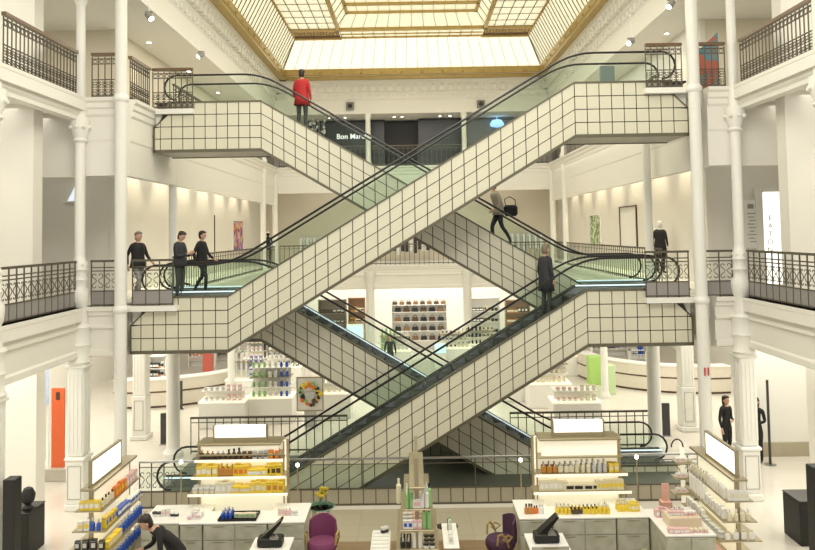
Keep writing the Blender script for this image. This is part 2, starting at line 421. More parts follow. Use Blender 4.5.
corner_column(xl, YC-.12, 'cream iron corner column with vase-shaped capital beside orange banner')
corner_column(xr, YC-.12, 'cream iron corner column with pedestal between the two women in black')
corner_column(-XN-.02, 13.45, 'cream iron column cut by the left picture edge')
corner_column(XN+.02, 13.55, 'cream iron column cut by the right picture edge')
def slim_column(x, y, r, z0, z1, label, levels=()):
    t = thing('slim_column', label, 'column', (x, y, z0))
    MB().lathe([(r*1.5, z0), (r*1.5, z0+.12), (r*1.1, z0+.2), (r, z0+.3), (r*.95, z1-.3), (r*1.25, z1-.2), (r*1.25, z1)], x, y, 0, 18).build('shaft', IRONWHITE, t, smooth=True)
    m = MB()
    for z in levels: m.lathe([(r*1.02, z-.1), (r*1.3, z-.05), (r*1.3, z+.02), (r*1.02, z+.08)], x, y, 0, 18)
    if levels: m.build('collar', IRONWHITE, t, smooth=True)
    return t
xa = at(124.5, 250, YC).x; xb = at(696, 250, YC).x
slim_column(xa, YC-.22, .142, 0, 14, 'tall plain white column left of the escalator landings', (L1-.05, L2-.05))
cR = slim_column(xb, YC-.22, .142, 0, 14, 'tall plain white column with red mark right of escalators', (L1-.05, L2-.05))
mk = MB(); zz = at(696, 372, YC-.4).z; mk.box(xb-.06, xb-.03, YC-.39, YC-.37, zz-.09, zz+.09); mk.box(xb+.02, xb+.05, YC-.39, YC-.37, zz-.09, zz+.09)
o = mk.build('red_mark', mat('red enamel', (.6, .03, .03), .4), cR); o['label'] = 'small red double bar mark'
ww = at(811, 378, 13.4); 
tag(textmesh('column_letter', 'W', .14, BLACK, (XN-.1, 13.46, ww.z)), 'small black letter W on right edge column', 'letter')
for sgn, sd in ((-1, 'left'), (1, 'right')):
    slim_column(sgn*6.85, 20.75, .19, 0, L1-.3, 'round white ground-floor column behind the %s escalator landing' % sd)
    slim_column(sgn*6.85, 20.75, .115, L1, L2-.3, 'thin round first-floor column behind the %s escalator landing' % sd)
    cx_, cy_ = sgn*8.45, 22.6
    t = thing('square_column', 'square cream pilaster column near the curved counter on the %s' % sd, 'column', (cx_, cy_, 0))
    MB().bbox(cx_-.27, cx_+.27, cy_-.27, cy_+.27, 0, .15, .02).build('base', IRONWHITE, t); MB().bbox(cx_-.22, cx_+.22, cy_-.22, cy_+.22, .15, 1.35, .02).build('pedestal', IRONWHITE, t)
    m = MB(); m.bbox(cx_-.2, cx_+.2, cy_-.2, cy_+.2, 1.35, L1-.31, .02)
    for k in range(4): m.box(cx_-.15+.1*k-.015, cx_-.15+.1*k+.015, cy_-.212, cy_-.199, 1.5, 4.0)
    m.build('fluted_shaft', IRONWHITE, t)
    m = MB(); e_ = cy_-.235
    for q in (-.14, .13): m.box(cx_+q, cx_+q+.012, e_, cy_-.219, .3, 1.2)
    m.box(cx_-.14, cx_+.142, e_, cy_-.219, .3, .312); m.box(cx_-.14, cx_+.142, e_, cy_-.219, 1.19, 1.202); m.build('panel_moulding', MATS['grey line paint'], t)
    slim_column(sgn*XQ[sgn], 33.0, .13, L1, L2-.3, 'thin first-floor column on the far %s gallery edge' % sd)
    slim_column(sgn*XQ[sgn], 35.9, .14, L1, L2-.3, 'thin first-floor column at the far %s gallery corner' % sd)
    slim_column(sgn*XQ[sgn], 33.0, .13, L2, ZT-.02, 'thin top-floor column on the far %s gallery edge' % sd)
    slim_column(sgn*XQ[sgn], 27.0, .13, 0, L1-.3, 'thin ground-floor column under the %s gallery' % sd)
    slim_column(sgn*XQ[sgn], 35.9, .2, 0, L1-.3, 'ground-floor column at the far %s corner of the atrium' % sd)
for px, sd in ((368, 'left'), (464, 'right')):
    x = at(px, 130, 35.9).x
    slim_column(x, 35.9, .13, L2, ZT-.02, 'thin white top-floor column before black shop front, %s one' % sd)
    slim_column(x, 35.9, .22, 0, L1-.3, 'white ground-floor pillar beside handbag shelves, %s one' % sd)

# ================================================================== ESCALATORS
SL = .596; PITCH = .316; TW = .294
def escalator(nm, label, xku, xeu, zu, xkl, xel, zl, yf, w=1.42, chu=True, chl=True, extra_u=0):
    """xku,xkl: upper and lower kink; xeu,xel ends of the cladding; zu,zl landing floor levels"""
    t = thing(nm, label, 'escalator', ((xku+xkl)/2, yf+w/2, zl))
    d = 1 if xku > xkl else -1                                   # rises toward +x when d=1
    TOP = .17; H = 4*PITCH
    def base(x):
        u = (x-xkl)/(xku-xkl); u = max(0, min(1, u)); return zl+(zu-zl)*u + TOP
    def top(x):
        b = base(x)
        du = (xeu-x)*d; dl = (x-xel)*d
        if chu and du < .36: b -= .30+(.36-du)*1.0
        if chl and dl < .36: b -= .30+(.36-dl)*1.0
        return b
    def bot(x): return max(base(x)-H, zl if zl < 1 else -9)
    lo, hi = min(xeu, xel), max(xeu, xel)
    # seams measured from each kink
    xs = []
    a, b = sorted((xku, xkl)); n = round((b-a)/TW)
    xs += [a+(b-a)*i/n for i in range(n+1)]
    x = a-TW
    while x > lo+.08: xs.append(x); x -= TW
    x = b+TW
    while x < hi-.08: xs.append(x); x += TW
    xs += [lo, hi]; xs = sorted(set(xs))
    # dark core
    cores = [MB(), MB()]; pts = sorted(set(xs+[lo+.36, lo+.362, hi-.362, hi-.36]))
    poly = [(q, top(q)-.004) for q in pts] + [(q, bot(q)) for q in reversed(pts)]
    # as strips to stay convex
    for q0, q1 in zip(pts, pts[1:]):
        cores[0].prism([(q0, bot(q0)), (q1, bot(q1)), (q1, max(bot(q1)+.01, top(q1)-.004)), (q0, max(bot(q0)+.01, top(q0)-.004))], yf, yf+.05)
        cores[1].prism([(q0, bot(q0)), (q1, bot(q1)), (q1, max(bot(q1)+.01, top(q1)-.004)), (q0, max(bot(q0)+.01, top(q0)-.004))], yf+w-.05, yf+w)
    for c_ in cores: c_.build('truss_frame', JOINT, t)
    tls = [MB(), MB()]; e = .011
    for q0, q1 in zip(xs, xs[1:]):
        for k in range(4):
            x0, x1 = q0+e, q1-e
            sp = [x0, x1]
            for c in (lo+.361, hi-.361):
                if x0+.01 < c < x1-.01: sp.append(c)
            sp.sort()
            up_ = [(x, min(base(x)-k*PITCH-e, top(x)-e)) for x in sp]
            dn = [(x, max(base(x)-(k+1)*PITCH+e, bot(x)+.005)) for x in sp]
            if all(u[1]-l[1] < .03 for u, l in zip(up_, dn)): continue
            up_ = [(u[0], max(u[1], l[1]+.002)) for u, l in zip(up_, dn)]
            tls[0].prism(dn + up_[::-1], yf-.016, yf+.002)
            tls[1].prism(dn + up_[::-1], yf+w-.002, yf+w+.016)
    for c_ in tls: c_.build('tile_cladding', TILE, t)
    # soffit and edge trims
    so = MB(); ets = {0: MB(), 1: MB()}; kp = sorted({lo, a, b, hi})
    for q0, q1 in zip(pts, pts[1:]):
        if max(base(q0), base(q1))-H > (0 if zl < 1 else -9):
            b0, b1 = bot(q0), bot(q1)
            so.prism([(q0, b0-.03), (q1, b1-.03), (q1, b1+.02), (q0, b0+.02)], yf+.02, yf+w-.02)
            for fr, yy in ((0, yf-.03), (1, yf+w-.01)): ets[fr].prism([(q0, b0-.05), (q1, b1-.05), (q1, b1+.03), (q0, b0+.03)], yy, yy+.04)
        for fr, yy in ((0, yf-.03), (1, yf+w-.02)): ets[fr].prism([(q0, top(q0)-.012), (q1, top(q1)-.012), (q1, top(q1)+.035), (q0, top(q0)+.035)], yy, yy+.05)
    for q, qq in ((lo, bot(lo)), (hi, bot(hi))):
        if top(q)-qq > .3: so.box(q-.01, q+.01, yf+.02, yf+w-.02, qq, top(q))
        if top(q)-qq > .3: ets[0].box(q-.02, q+.02, yf-.03, yf+.02, qq-.04, top(q)+.03)
    if so.v: so.build('soffit', SOFFIT, t)
    for c_ in ets.values(): c_.build('edge_trim', TRIM, t)
    # steps
    st = MB(); nst = int(abs(xku-xkl)/.34); ya, yb = yf+.28, yf+w-.28
    for i in range(nst):
        x0 = xkl + (xku-xkl)*i/nst; x1 = xkl + (xku-xkl)*(i+1)/nst
        z0 = zl+(zu-zl)*i/nst; z1 = zl+(zu-zl)*(i+1)/nst
        st.prism([(x0, z0-.12), (x1, z0-.12), (x1, z1), (x0, z1)], ya, yb)
    st.build('step_band', STEPM, t)
    MB().box(xku, xeu-d*.3, ya, yb, zu-.06, zu+.012).build('comb_plate', STEEL, t); MB().box(xkl, xel+d*.3, ya, yb, zl-.02 if zl > 1 else 0.0, zl+.012).build('comb_plate', STEEL, t)
    # inner decks
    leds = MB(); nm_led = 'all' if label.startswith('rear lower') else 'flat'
    dks = [MB(), MB()]; sks = [MB(), MB()]
    for q0, q1 in zip(kp, kp[1:]):
        for k_, (y0_, y1_) in enumerate(((yf, yf+.26), (yf+w-.26, yf+w))):
            dks[k_].prism([(q0, base(q0)-.02), (q1, base(q1)-.02), (q1, base(q1)+.02), (q0, base(q0)+.02)], y0_+.02, y1_)
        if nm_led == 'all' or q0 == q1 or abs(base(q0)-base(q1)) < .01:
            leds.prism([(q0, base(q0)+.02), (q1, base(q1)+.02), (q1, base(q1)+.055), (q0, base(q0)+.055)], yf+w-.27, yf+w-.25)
        for k_, yy in enumerate((yf+.26, yf+w-.28)):
            sks[k_].prism([(q0, base(q0)-.22), (q1, base(q1)-.22), (q1, base(q1)+.0), (q0, base(q0)+.0)], yy, yy+.02)
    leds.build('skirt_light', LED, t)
    for k_ in (0, 1): dks[k_].build('deck', STEPM, t); sks[k_].build('skirt_panel', STEEL, t)
    # glass and handrails
    def rail_path(off, ext_u, ext_l, hz):
        pp = []; xu = xku+d*ext_u; xl_ = xkl-d*ext_l
        def arc(xk, zc, sgn_a, n=7):       # smooth the kink
            return [(xk+(-1+2*i/n)*.5, zc((xk+(-1+2*i/n)*.5))) for i in range(n+1)]
        f = lambda x: zl+(zu-zl)*max(0, min(1, (x-xkl)/(xku-xkl)))+hz
        def sm(x):  # box smoothing
            return sum(f(x+k*.09) for k in range(-5, 6))/11
        n = 60
        pts = [xl_+(xu-xl_)*i/n for i in range(n+1)]
        pp = [(x, sm(x)) for x in pts]; pp[0] = (pp[0][0], zl+hz); pp[-1] = (pp[-1][0], zu+hz)
        return pp
    R = .33
    eu, el = abs(xeu-xku)-.55+extra_u, abs(xel-xkl)-.55
    for yy, lab in ((yf+.12, 'front'), (yf+w-.12, 'rear')):
        pth = rail_path(0, eu, el, .93)
        xu, zu_ = pth[-1]; xl_, zl_ = pth[0]
        loopu = [(xu+d*R*math.sin(a), zu_-R+R*math.cos(a)) for a in [PI*k/8 for k in range(1, 9)]]
        loopl = [(xl_-d*R*math.sin(a), zl_-R+R*math.cos(a)) for a in [PI*k/8 for k in range(1, 9)]]
        full = loopl[::-1]+pth+loopu
        MB().tube([(x, yy, z) for x, z in full], .027, 6).build('handrail', RUBBER, t, smooth=True)
        gm = MB()
        allp = [(p[0], p[1]-.05, base(p[0])+.02) for p in pth]
        gm.rings([[(p[0], yy-.005, p[2]), (p[0], yy+.005, p[2]), (p[0], yy+.005, p[1]), (p[0], yy-.005, p[1])] for p in allp])
        for lp_, sd in ((loopu, zu), (loopl, zl)):
            xk = lp_[0][0]; c0 = pth[-1] if sd == zu else pth[0]
            poly = [(c0[0], sd+.19), (c0[0], c0[1]-.05)] + [(x*.93+c0[0]*.07, z) for x, z in lp_[1:6]] + [(lp_[6][0], sd+.19)]
            gm.prism(poly, yy-.005, yy+.005)
        gm.build('glass_balustrade', GLASS, t)
    return t
YA, YBk = YC+.06, 18.78
fx = lambda px, py, Y: at(px, py, Y).x
A = escalator('escalator', 'front upper escalator rising right from first-floor left landing to top floor', fx(574, 82, YA), fx(687, 90, YA), L2, fx(228, 295, YA), fx(131, 300, YA), L1, YA)
B = escalator('escalator', 'rear upper escalator falling right from top-floor left landing', fx(261, 103, YBk), fx(154.5, 110, YBk), L2, fx(261, 103, YBk)+4.95/SL, 6.6, L1, YBk)
Cc = escalator('escalator', 'front lower escalator rising right from the ground to first floor', fx(586.5, 288, YA), fx(691, 290, YA), L1, fx(586.5, 288, YA)-L1/SL, fx(146, 470, YA), L0, YA, chl=False)
D = escalator('escalator', 'rear lower escalator falling right from first-floor left landing', fx(261, 296, YBk), fx(154, 300, YBk), L1, fx(261, 296, YBk)+L1/SL, 6.75, L0, YBk, chl=False)
# landing platforms
def platform(x0, x1, y0, y1, z):
    struct(MB().box(x0, x1, y0, y1, z-.13, z).build('floor', IRONWHITE))
platform(-XR-.1, fx(178, 300, YC), YC-.12, 21.0, L1); platform(fx(645, 294, YC), XR+.1, YC-.12, 21.0, L1)
platform(-XR-.1, fx(193, 109, 18.66), 18.66, 20.3, L2); platform(fx(644, 90, YC), XR+.1, YC-.12, 18.6, L2)
for xe, dd, zz_, yy_ in ((fx(687, 90, YA), -1, L2, YA), (fx(131, 300, YA), 1, L1, YA), (fx(154.5, 110, YBk), 1, L2, YBk), (fx(691, 290, YA), -1, L1, YA)):
    struct(MB().box(xe+dd*.012, xe+dd*.40, yy_+.06, yy_+1.3, zz_-.6, zz_-.131).build('trim_11', IRONWHITE))
# tiled wall of the stair pit between the lower escalators
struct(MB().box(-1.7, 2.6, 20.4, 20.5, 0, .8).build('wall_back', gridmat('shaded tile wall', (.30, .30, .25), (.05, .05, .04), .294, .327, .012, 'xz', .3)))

# ================================================================== RAILINGS
def scroll(mb, c, ux, w, h, r):
    """pair of mirrored S-scrolls in a bay centred at c, width w, height h"""
    for s_ in (-1, 1):
        pts = []
        for k in range(9):                       # upper curl
            a = -PI*.5 + k*PI*1.5/8; rr = w*.2*(1-.06*k)
            pts.append((s_*(w*.22+rr*math.cos(a)), h*.27+rr*math.sin(a)))
        pts = pts[::-1]
        pts += [(s_*w*.06, 0.02*h)]
        for k in range(9):                       # lower curl
            a = PI*.5 - k*PI*1.5/8; rr = w*.2*(1-.06*k)
            pts.append((s_*(w*.22+rr*math.cos(a)), -h*.27+rr*math.sin(a)))
        mb.tube([c + ux*p + Vector((0,0,q)) for p, q in pts], r, 3)
def railing(nm, label, p0, p1, z, style, group=None, pitch=.28):
    a = Vector((*p0, z)); b = Vector((*p1, z)); L = (b-a).length; u = (b-a).normalized(); nrm = Vector((-u.y, u.x, 0))
    t = thing('iron_railing', label, 'railing', (a+b)/2, group)
    def bar(mb, za, zb, th, s0=0, s1=L):
        q = [a+u*s0-nrm*th/2, a+u*s1-nrm*th/2, a+u*s1+nrm*th/2, a+u*s0+nrm*th/2]
        mb.rings([[(v.x, v.y, z+za) for v in q], [(v.x, v.y, z+zb) for v in q]])
    n = max(1, round(L/pitch))
    if style == 'first':
        m = MB(); bar(m, 1.04, 1.09, .07); m.build('top_rail', IRON, t)
        m = MB(); bar(m, .90, .925, .03); bar(m, .82, .845, .03); bar(m, .35, .375, .03); bar(m, .02, .05, .03); m.build('cross_rail', IRON, t)
        m = MB(); bar(m, .05, .35, .012); m.build('kick_panel', KICK, t)
        for i in range(n+1):
            m = MB(); s0 = min(max(L*i/n, .012), L-.012); bar(m, 0, 1.05, .024, s0-.012, s0+.012); m.build('baluster', IRON, t)
        m = MB()
        for i in range(n): scroll(m, a+u*(L*(i+.5)/n)+Vector((0,0,.6)), u, L/n, .45, .011)
        m.build('scrollwork', IRON, t)
    elif style == 'top':
        m = MB(); bar(m, 1.0, 1.07, .10); m.build('wooden_handrail', WOODRAIL, t)
        m = MB(); bar(m, .92, .94, .03); bar(m, .80, .815, .03); bar(m, .42, .44, .03); bar(m, .02, .05, .04); m.build('cross_rail', IRON, t)
        n2 = max(2, round(L/.15))
        for i in range(n2+1):
            m = MB(); s0 = min(max(L*i/n2, .01), L-.01); bar(m, 0, .98, .02, s0-.010, s0+.010); m.build('baluster', IRON, t)
        m = MB()
        for i in range(n2):
            c = a+u*(L*(i+.5)/n2)
            m.tube([c+u*.05*math.cos(q*PI/3)+Vector((0,0,.865+.05*math.sin(q*PI/3))) for q in range(6)], .009, 3, closed=True)
            for zc in (.13, .31):
                scroll(m, c+Vector((0,0,zc)), u, L/n2, .17, .012)
        m.build('scrollwork', IRON, t)
    elif style == 'plain':
        m = MB(); bar(m, 1.0, 1.05, .07); bar(m, .88, .9, .03); bar(m, .06, .1, .04); m.build('top_rail', IRON, t)
        n2 = max(2, round(L/.24))
        for i in range(n2+1):
            m = MB(); s0 = min(max(L*i/n2, .01), L-.01); bar(m, 0, 1.0, .02, s0-.012, s0+.012); m.build('baluster', IRON, t)
    elif style == 'ground':
        m = MB(); bar(m, 1.03, 1.07, .05); m.build('top_rail', STEEL, t)
        m = MB(); bar(m, .92, .935, .02); bar(m, .36, .39, .03); bar(m, 0, .04, .04); m.build('cross_rail', IRON, t)
        m = MB(); bar(m, .04, .36, .012); m.build('kick_panel', mat('taupe enamel tile', (.40, .36, .27), .4), t)
        m = MB(); bar(m, .39, .92, .006); m.build('glass_infill', GLASS, t)
        for i in range(n+1):
            m = MB(); s0 = min(max(L*i/n, .01), L-.01); bar(m, 0, .37 if 2 < i < n-2 and i % 9 else 1.05, .022, s0-.011, s0+.011); m.build('baluster', IRON, t)
        m = MB()
        for i in range(n):
            if i < 3 or i > n-4: scroll(m, a+u*(L*(i+.5)/n)+Vector((0,0,.64)), u, L/n, .5, .010)
        m.build('scrollwork', IRON, t)
    return t
for sgn, sd in ((-1, 'left'), (1, 'right')):
    e = .12
    for Lz, st, nm in ((L1, 'first', 'first-floor'), (L2, 'top', 'top-floor')):
        railing('iron_railing', '%s balcony railing running towards the camera on the %s' % (nm, sd), (sgn*(XN-.0), 13.7), (sgn*(XN-.0), YC-.3), Lz, st)
        railing('iron_railing', '%s balcony railing beyond the %s picture edge' % (nm, sd), (sgn*XN, 10.4), (sgn*XN, 13.5), Lz, st) if False else None
        x0, x1 = sgn*(XN-.25), sgn*(abs(xb)+.19)
        railing('iron_railing', 'short %s railing between the two %s front columns' % (nm, sd), (x0, YC-.05), (x1, YC-.05), Lz, st)
x0 = xa+.2; railing('iron_railing', 'first-floor railing on the left escalator landing', (x0, YC-.05), (fx(174, 290, YC), YC-.05), L1, 'first')
railing('iron_railing', 'first-floor railing on the right escalator landing', (fx(645, 290, YC), YC-.05), (xb-.2, YC-.05), L1, 'first')
railing('iron_railing', 'top-floor railing on the right escalator landing', (fx(645, 80, YC), YC-.05), (xb-.2, YC-.05), L2, 'top')
railing('iron_railing', 'top-floor railing turning back beside left white column', (-XR, YC+.25), (-XR, 18.6), L2, 'top')
railing('iron_railing', 'top-floor railing on the set-back left escalator landing', (-XR+.05, 18.68), (fx(193, 100, 18.68), 18.68), L2, 'top')
for sgn, sd in ((-1, 'left'), (1, 'right')):
    for y0, y1, q in ((20.5, 26.5, 'near part'), (26.7, 32.8, 'middle part'), (33.2, 35.7, 'far part')):
        railing('iron_railing', 'first-floor %s gallery railing behind the escalators, %s' % (sd, q), (sgn*XQ[sgn], y0), (sgn*XQ[sgn], y1), L1, 'plain')
        railing('iron_railing', 'top-floor %s gallery railing behind the escalators, %s' % (sd, q), (sgn*XQ[sgn], y0), (sgn*XQ[sgn], y1), L2, 'plain')
railing('iron_railing', 'first-floor railing across the far end of the atrium', (-XR+.2, YF), (RR-.2, YF), L1, 'plain')
railing('iron_railing', 'top-floor railing across far end before the black shop', (-XR+.2, YF), (RR-.2, YF), L2, 'plain')
railing('iron_railing', 'long low-panelled railing across the foot of the escalators', (-6.35, 16.85), (6.85, 16.85), 0, 'ground', pitch=.29)
railing('iron_railing', 'ground-floor railing behind the escalators at left', (-6.4, 20.9), (-1.9, 20.9), 0, 'plain')
railing('iron_railing', 'ground-floor railing behind the escalators at right', (2.75, 20.9), (6.8, 20.9), 0, 'plain')
exec_rest = True

# ================================================================== PEOPLE
import bmesh
SKIN = mat('skin', (.62, .38, .27), .5); HAIRD = mat('dark brown hair', (.03, .018, .012), .5); HAIRG = mat('grey brown hair', (.22, .17, .13), .6)
SHOE = mat('dark shoe leather', (.02, .018, .016), .4)
LIPS = mat('lips', (.45, .16, .14), .5); EYEM = mat('dark eye', (.02, .015, .01), .2)
def person(nm, label, loc, rz, top, bot, hair, joints={}, s=1.0, coat=None, longhair=False, shoe=None, skin=None, head_tilt=(0, 0)):
    J = {'pelvis': (0, 0, .96, .135, .105, 1), 'waist': (0, 0, 1.12, .125, .09, 0), 'chest': (0, .005, 1.32, .16, .11, 0), 'upch': (0, .01, 1.42, .12, .08, 0),
         'neck': (0, 0, 1.48, .055, .055, 2), 'headb': (0, -.01, 1.535, .05, .05, 2)}
    E = [('pelvis', 'waist'), ('waist', 'chest'), ('chest', 'upch'), ('upch', 'neck'), ('neck', 'headb')]
    for q, c in (('l', -1), ('r', 1)):
        J.update({q+'hip': (c*.09, 0, .88, .095, .095, 1), q+'thigh': (c*.097, -.01, .68, .078, .08, 1), q+'knee': (c*.1, -.015, .50, .058, .06, 1), q+'calf': (c*.1, .01, .34, .055, .058, 1), q+'ankle': (c*.1, .02, .10, .04, .042, 1),
                  q+'heel': (c*.1, .02, .05, .036, .036, 3), q+'foot': (c*.105, -.10, .04, .04, .032, 3), q+'toe': (c*.11, -.18, .03, .03, .022, 3),
                  q+'sho': (c*.175, .01, 1.41, .062, .06, 0), q+'elb': (c*.235, .03, 1.13, .044, .044, 0), q+'fore': (c*.242, -.0, 1.02, .04, .04, 0), q+'wri': (c*.245, -.04, .90, .028, .024, 0),
                  q+'palm': (c*.245, -.055, .83, .034, .018, 2)})
        E += [('pelvis', q+'hip'), (q+'hip', q+'thigh'), (q+'thigh', q+'knee'), (q+'knee', q+'calf'), (q+'calf', q+'ankle'), (q+'ankle', q+'heel'), (q+'heel', q+'foot'), (q+'foot', q+'toe'),
              ('upch', q+'sho'), (q+'sho', q+'elb'), (q+'elb', q+'fore'), (q+'fore', q+'wri'), (q+'wri', q+'palm')]
    for k, v in joints.items():
        o = J[k]; J[k] = (v[0], v[1], v[2], o[3], o[4], o[5])
    for q, c in (('l', -1), ('r', 1)):
        p = Vector(J[q+'palm'][:3]); w_ = Vector(J[q+'wri'][:3]); d = (p-w_).normalized()
        side = d.cross(Vector((c, 0, .01))).normalized()
        for k in range(4):
            ln_ = (.075, .085, .08, .062)[k]; b0 = p + side*(.027-.018*k) + d*.03; b1 = b0 + d*ln_*.55; b2 = b1 + (d*.8-Vector((c*.5, 0, 0))).normalized()*ln_*.45
            J['%sf%da' % (q, k)] = (*b0, .0095, .0095, 2); J['%sf%db' % (q, k)] = (*b1, .0085, .0085, 2); J['%sf%dc' % (q, k)] = (*b2, .007, .007, 2)
            E += [(q+'palm', '%sf%da' % (q, k)), ('%sf%da' % (q, k), '%sf%db' % (q, k)), ('%sf%db' % (q, k), '%sf%dc' % (q, k))]
        t0 = p + side*.038 - d*.01; t1 = t0 + (side*.7+d*.8).normalized()*.04
        J[q+'t0'] = (*t0, .011, .011, 2); J[q+'t1'] = (*t1, .008, .008, 2); E += [(q+'palm', q+'t0'), (q+'t0', q+'t1')]
    names = list(J); me = bpy.data.meshes.new('tmp')
    me.from_pydata([J[k][:3] for k in names], [(names.index(a), names.index(b)) for a, b in E], [])
    ob = bpy.data.objects.new('tmp', me); COL.objects.link(ob)
    ob.modifiers.new('s', 'SKIN'); sd = ob.modifiers.new('b', 'SUBSURF'); sd.levels = 1; sd.render_levels = 1
    lay = me.skin_vertices[0].data if me.skin_vertices else None
    if lay is None:
        bm = bmesh.new(); bm.from_mesh(me); bm.verts.layers.skin.verify(); bm.to_mesh(me); bm.free(); lay = me.skin_vertices[0].data
    for i, k in enumerate(names):
        lay[i].radius = (J[k][3], J[k][4]); lay[i].use_root = (k == 'pelvis')
    bpy.context.view_layer.update()
    ev = bpy.data.meshes.new_from_object(ob.evaluated_get(bpy.context.evaluated_depsgraph_get()))
    bpy.data.objects.remove(ob)
    vs = [tuple(v.co) for v in ev.vertices]; fs = [tuple(p.vertices) for p in ev.polygons]
    segs = [(Vector(J[a][:3]), Vector(J[b][:3]), J[b][5]) for a, b in E if not (b in ('lhip', 'rhip'))]
    mi = []
    for f in fs:
        c = sum((Vector(vs[i]) for i in f), Vector())/len(f); best = (9, 0)
        for a, b, k in segs:
            ab = b-a; t = max(0, min(1, (c-a).dot(ab)/max(1e-9, ab.length_squared))); dd = (c-(a+ab*t)).length
            if dd < best[0]: best = (dd, k)
        mi.append(best[1])
    mb = MB(); mb.v = vs; mb.f = fs; mb.m = mi
    # head with a face, facing -y
    hb = Vector(J['headb'][:3]); st = len(mb.v); mb.cur = 2
    prof = [(.001, -.115), (.045, -.105), (.062, -.07), (.070, -.03), (.076, .01), (.078, .05), (.066, .09), (.038, .115), (.001, .123)]
    mb.lathe(prof, 0, 0, .09, 14, 1, 1.22)
    mb.add([(-.014, -.088, .065), (.014, -.088, .065), (0, -.118, .068), (0, -.09, .11)], [(0, 1, 2), (1, 3, 2), (3, 0, 2)])
    for c in (-1, 1): mb.ball((c*.078, .005, .085), .02, 6, 1.5)
    mb.cur = 4
    for c in (-1, 1): mb.ball((c*.028, -.086, .098), .0095, 6)
    mb.cur = 5; mb.box(-.02, .02, -.09, -.078, .035, .044)
    mb.cur = 0
    Mh = Matrix.Translation(hb) @ Matrix.Rotation(head_tilt[0], 4, 'X') @ Matrix.Rotation(head_tilt[1], 4, 'Y')
    mb.xform(Mh, st)
    t = thing(nm, label, nm, loc, rz=rz); t.scale = (s, s, s)
    sk = skin or SKIN
    def child(m, name, mm):
        q = MB(); q.v = m.v; q.f = m.f; q.m = m.m
        m2 = bpy.data.meshes.new(name); m2.from_pydata(m.v, [], m.f)
        ms = mm if isinstance(mm, list) else [mm]
        for a in ms: m2.materials.append(a)
        if len(ms) > 1: m2.polygons.foreach_set('material_index', m.m)
        m2.polygons.foreach_set('use_smooth', [True]*len(m2.polygons)); m2.update()
        o = bpy.data.objects.new(name, m2); COL.objects.link(o); o.parent = t; return o
    child(mb, 'body', [top, bot, sk, shoe or SHOE, EYEM, LIPS])
    h = MB(); n = 14
    for zz in (0,):
        rs = []
        for a, r, f_ in ((-.09, .066, -.25), (-.04, .080, -.1), (.02, .087, .05), (.055, .090, .55), (.09, .086, 1.02), (.125, .055, 1.0), (.14, .002, 1)):
            rs.append([(r*math.cos(2*PI*i/n), r*1.24*math.sin(2*PI*i/n)*(1 if math.sin(2*PI*i/n) > 0 else f_)+.004, a+.09) for i in range(n)])
        h.rings(rs)
    if longhair: h.lathe([(.03, -.17), (.06, -.12), (.085, .0), (.088, .1), (.07, .16)], 0, .045, .03, 10, 1, .75)
    h.xform(Mh); child(h, 'hair', hair)
    if coat:
        cz, cm, hem = coat
        w1, c1 = Vector(J['waist'][:3]), Vector(J['chest'][:3]); pv = Vector(J['pelvis'][:3]); us = Vector(J['upch'][:3])
        rs = []
        for c, rx, ry in ((us+Vector((0,0,.05)), .10, .075), (us, .185, .115), (c1, .195, .14), (w1, .175, .13), (pv, .20, .15), (Vector((pv.x, pv.y, hem)), .235, .18)):
            rs.append([c+Vector((rx*math.cos(2*PI*i/16), ry*math.sin(2*PI*i/16), 0)) for i in range(16)])
        m = MB(); m.rings(rs); child(m, 'coat', cm)
    return t
BLK = mat('black cloth', (.014, .013, .014), .8, scale=30); NAVY = mat('dark charcoal cloth', (.035, .035, .04), .8, scale=30)
REDC = mat('red coat cloth', (.50, .02, .02), .75, scale=25, var=.3); GREYC = mat('grey trousers cloth', (.30, .30, .29), .8)
DKGR = mat('dark grey trousers cloth', (.06, .065, .06), .8); BEIGEC = mat('light taupe cloth', (.42, .38, .31), .8)
def on_esc(px, py, Y, xku, zu, xkl, zl):
    x = at(px, py, Y).x; u = (x-xkl)/(xku-xkl); return Vector((x, Y, zl+(zu-zl)*max(0, min(1, u))))
WALK = {'lknee': (-.1, -.17, .54), 'lthigh': (-.1, -.09, .71), 'lcalf': (-.1, -.16, .36), 'lankle': (-.1, -.14, .10), 'lheel': (-.1, -.13, .05), 'lfoot': (-.105, -.25, .04), 'ltoe': (-.11, -.33, .03),
        'rknee': (.1, .05, .50), 'rcalf': (.1, .16, .36), 'rankle': (.1, .26, .17), 'rheel': (.1, .28, .12), 'rfoot': (.105, .20, .05), 'rtoe': (.11, .13, .03),
        'lelb': (-.235, .12, 1.15), 'lfore': (-.24, .10, 1.04), 'lwri': (-.24, .08, .93), 'lpalm': (-.24, .07, .86), 'relb': (.235, -.06, 1.14), 'rfore': (.24, -.14, 1.05), 'rwri': (.235, -.22, .99), 'rpalm': (.23, -.28, .95)}
PHONE = {'lelb': (-.22, -.05, 1.12), 'lfore': (-.17, -.16, 1.13), 'lwri': (-.11, -.27, 1.17), 'lpalm': (-.08, -.32, 1.20), 'relb': (.22, -.05, 1.12), 'rfore': (.17, -.16, 1.13), 'rwri': (.11, -.27, 1.17), 'rpalm': (.08, -.32, 1.20)}
Bx = (fx(261, 103, YBk), L2, fx(261, 103, YBk)+4.95/SL, L1)
p = on_esc(302, 100, YBk+.7, *Bx)
person('person', 'person in a red coat riding the upper left escalator, back turned', p, math.radians(165), REDC, DKGR, HAIRD, {'relb': (.25, -.02, 1.15), 'rwri': (.26, -.15, 1.02), 'rfore': (.26, -.08, 1.08), 'rpalm': (.26, -.2, .99)}, 1.0, (0, REDC, .76))
p = on_esc(499, 210, YBk+.7, *Bx)
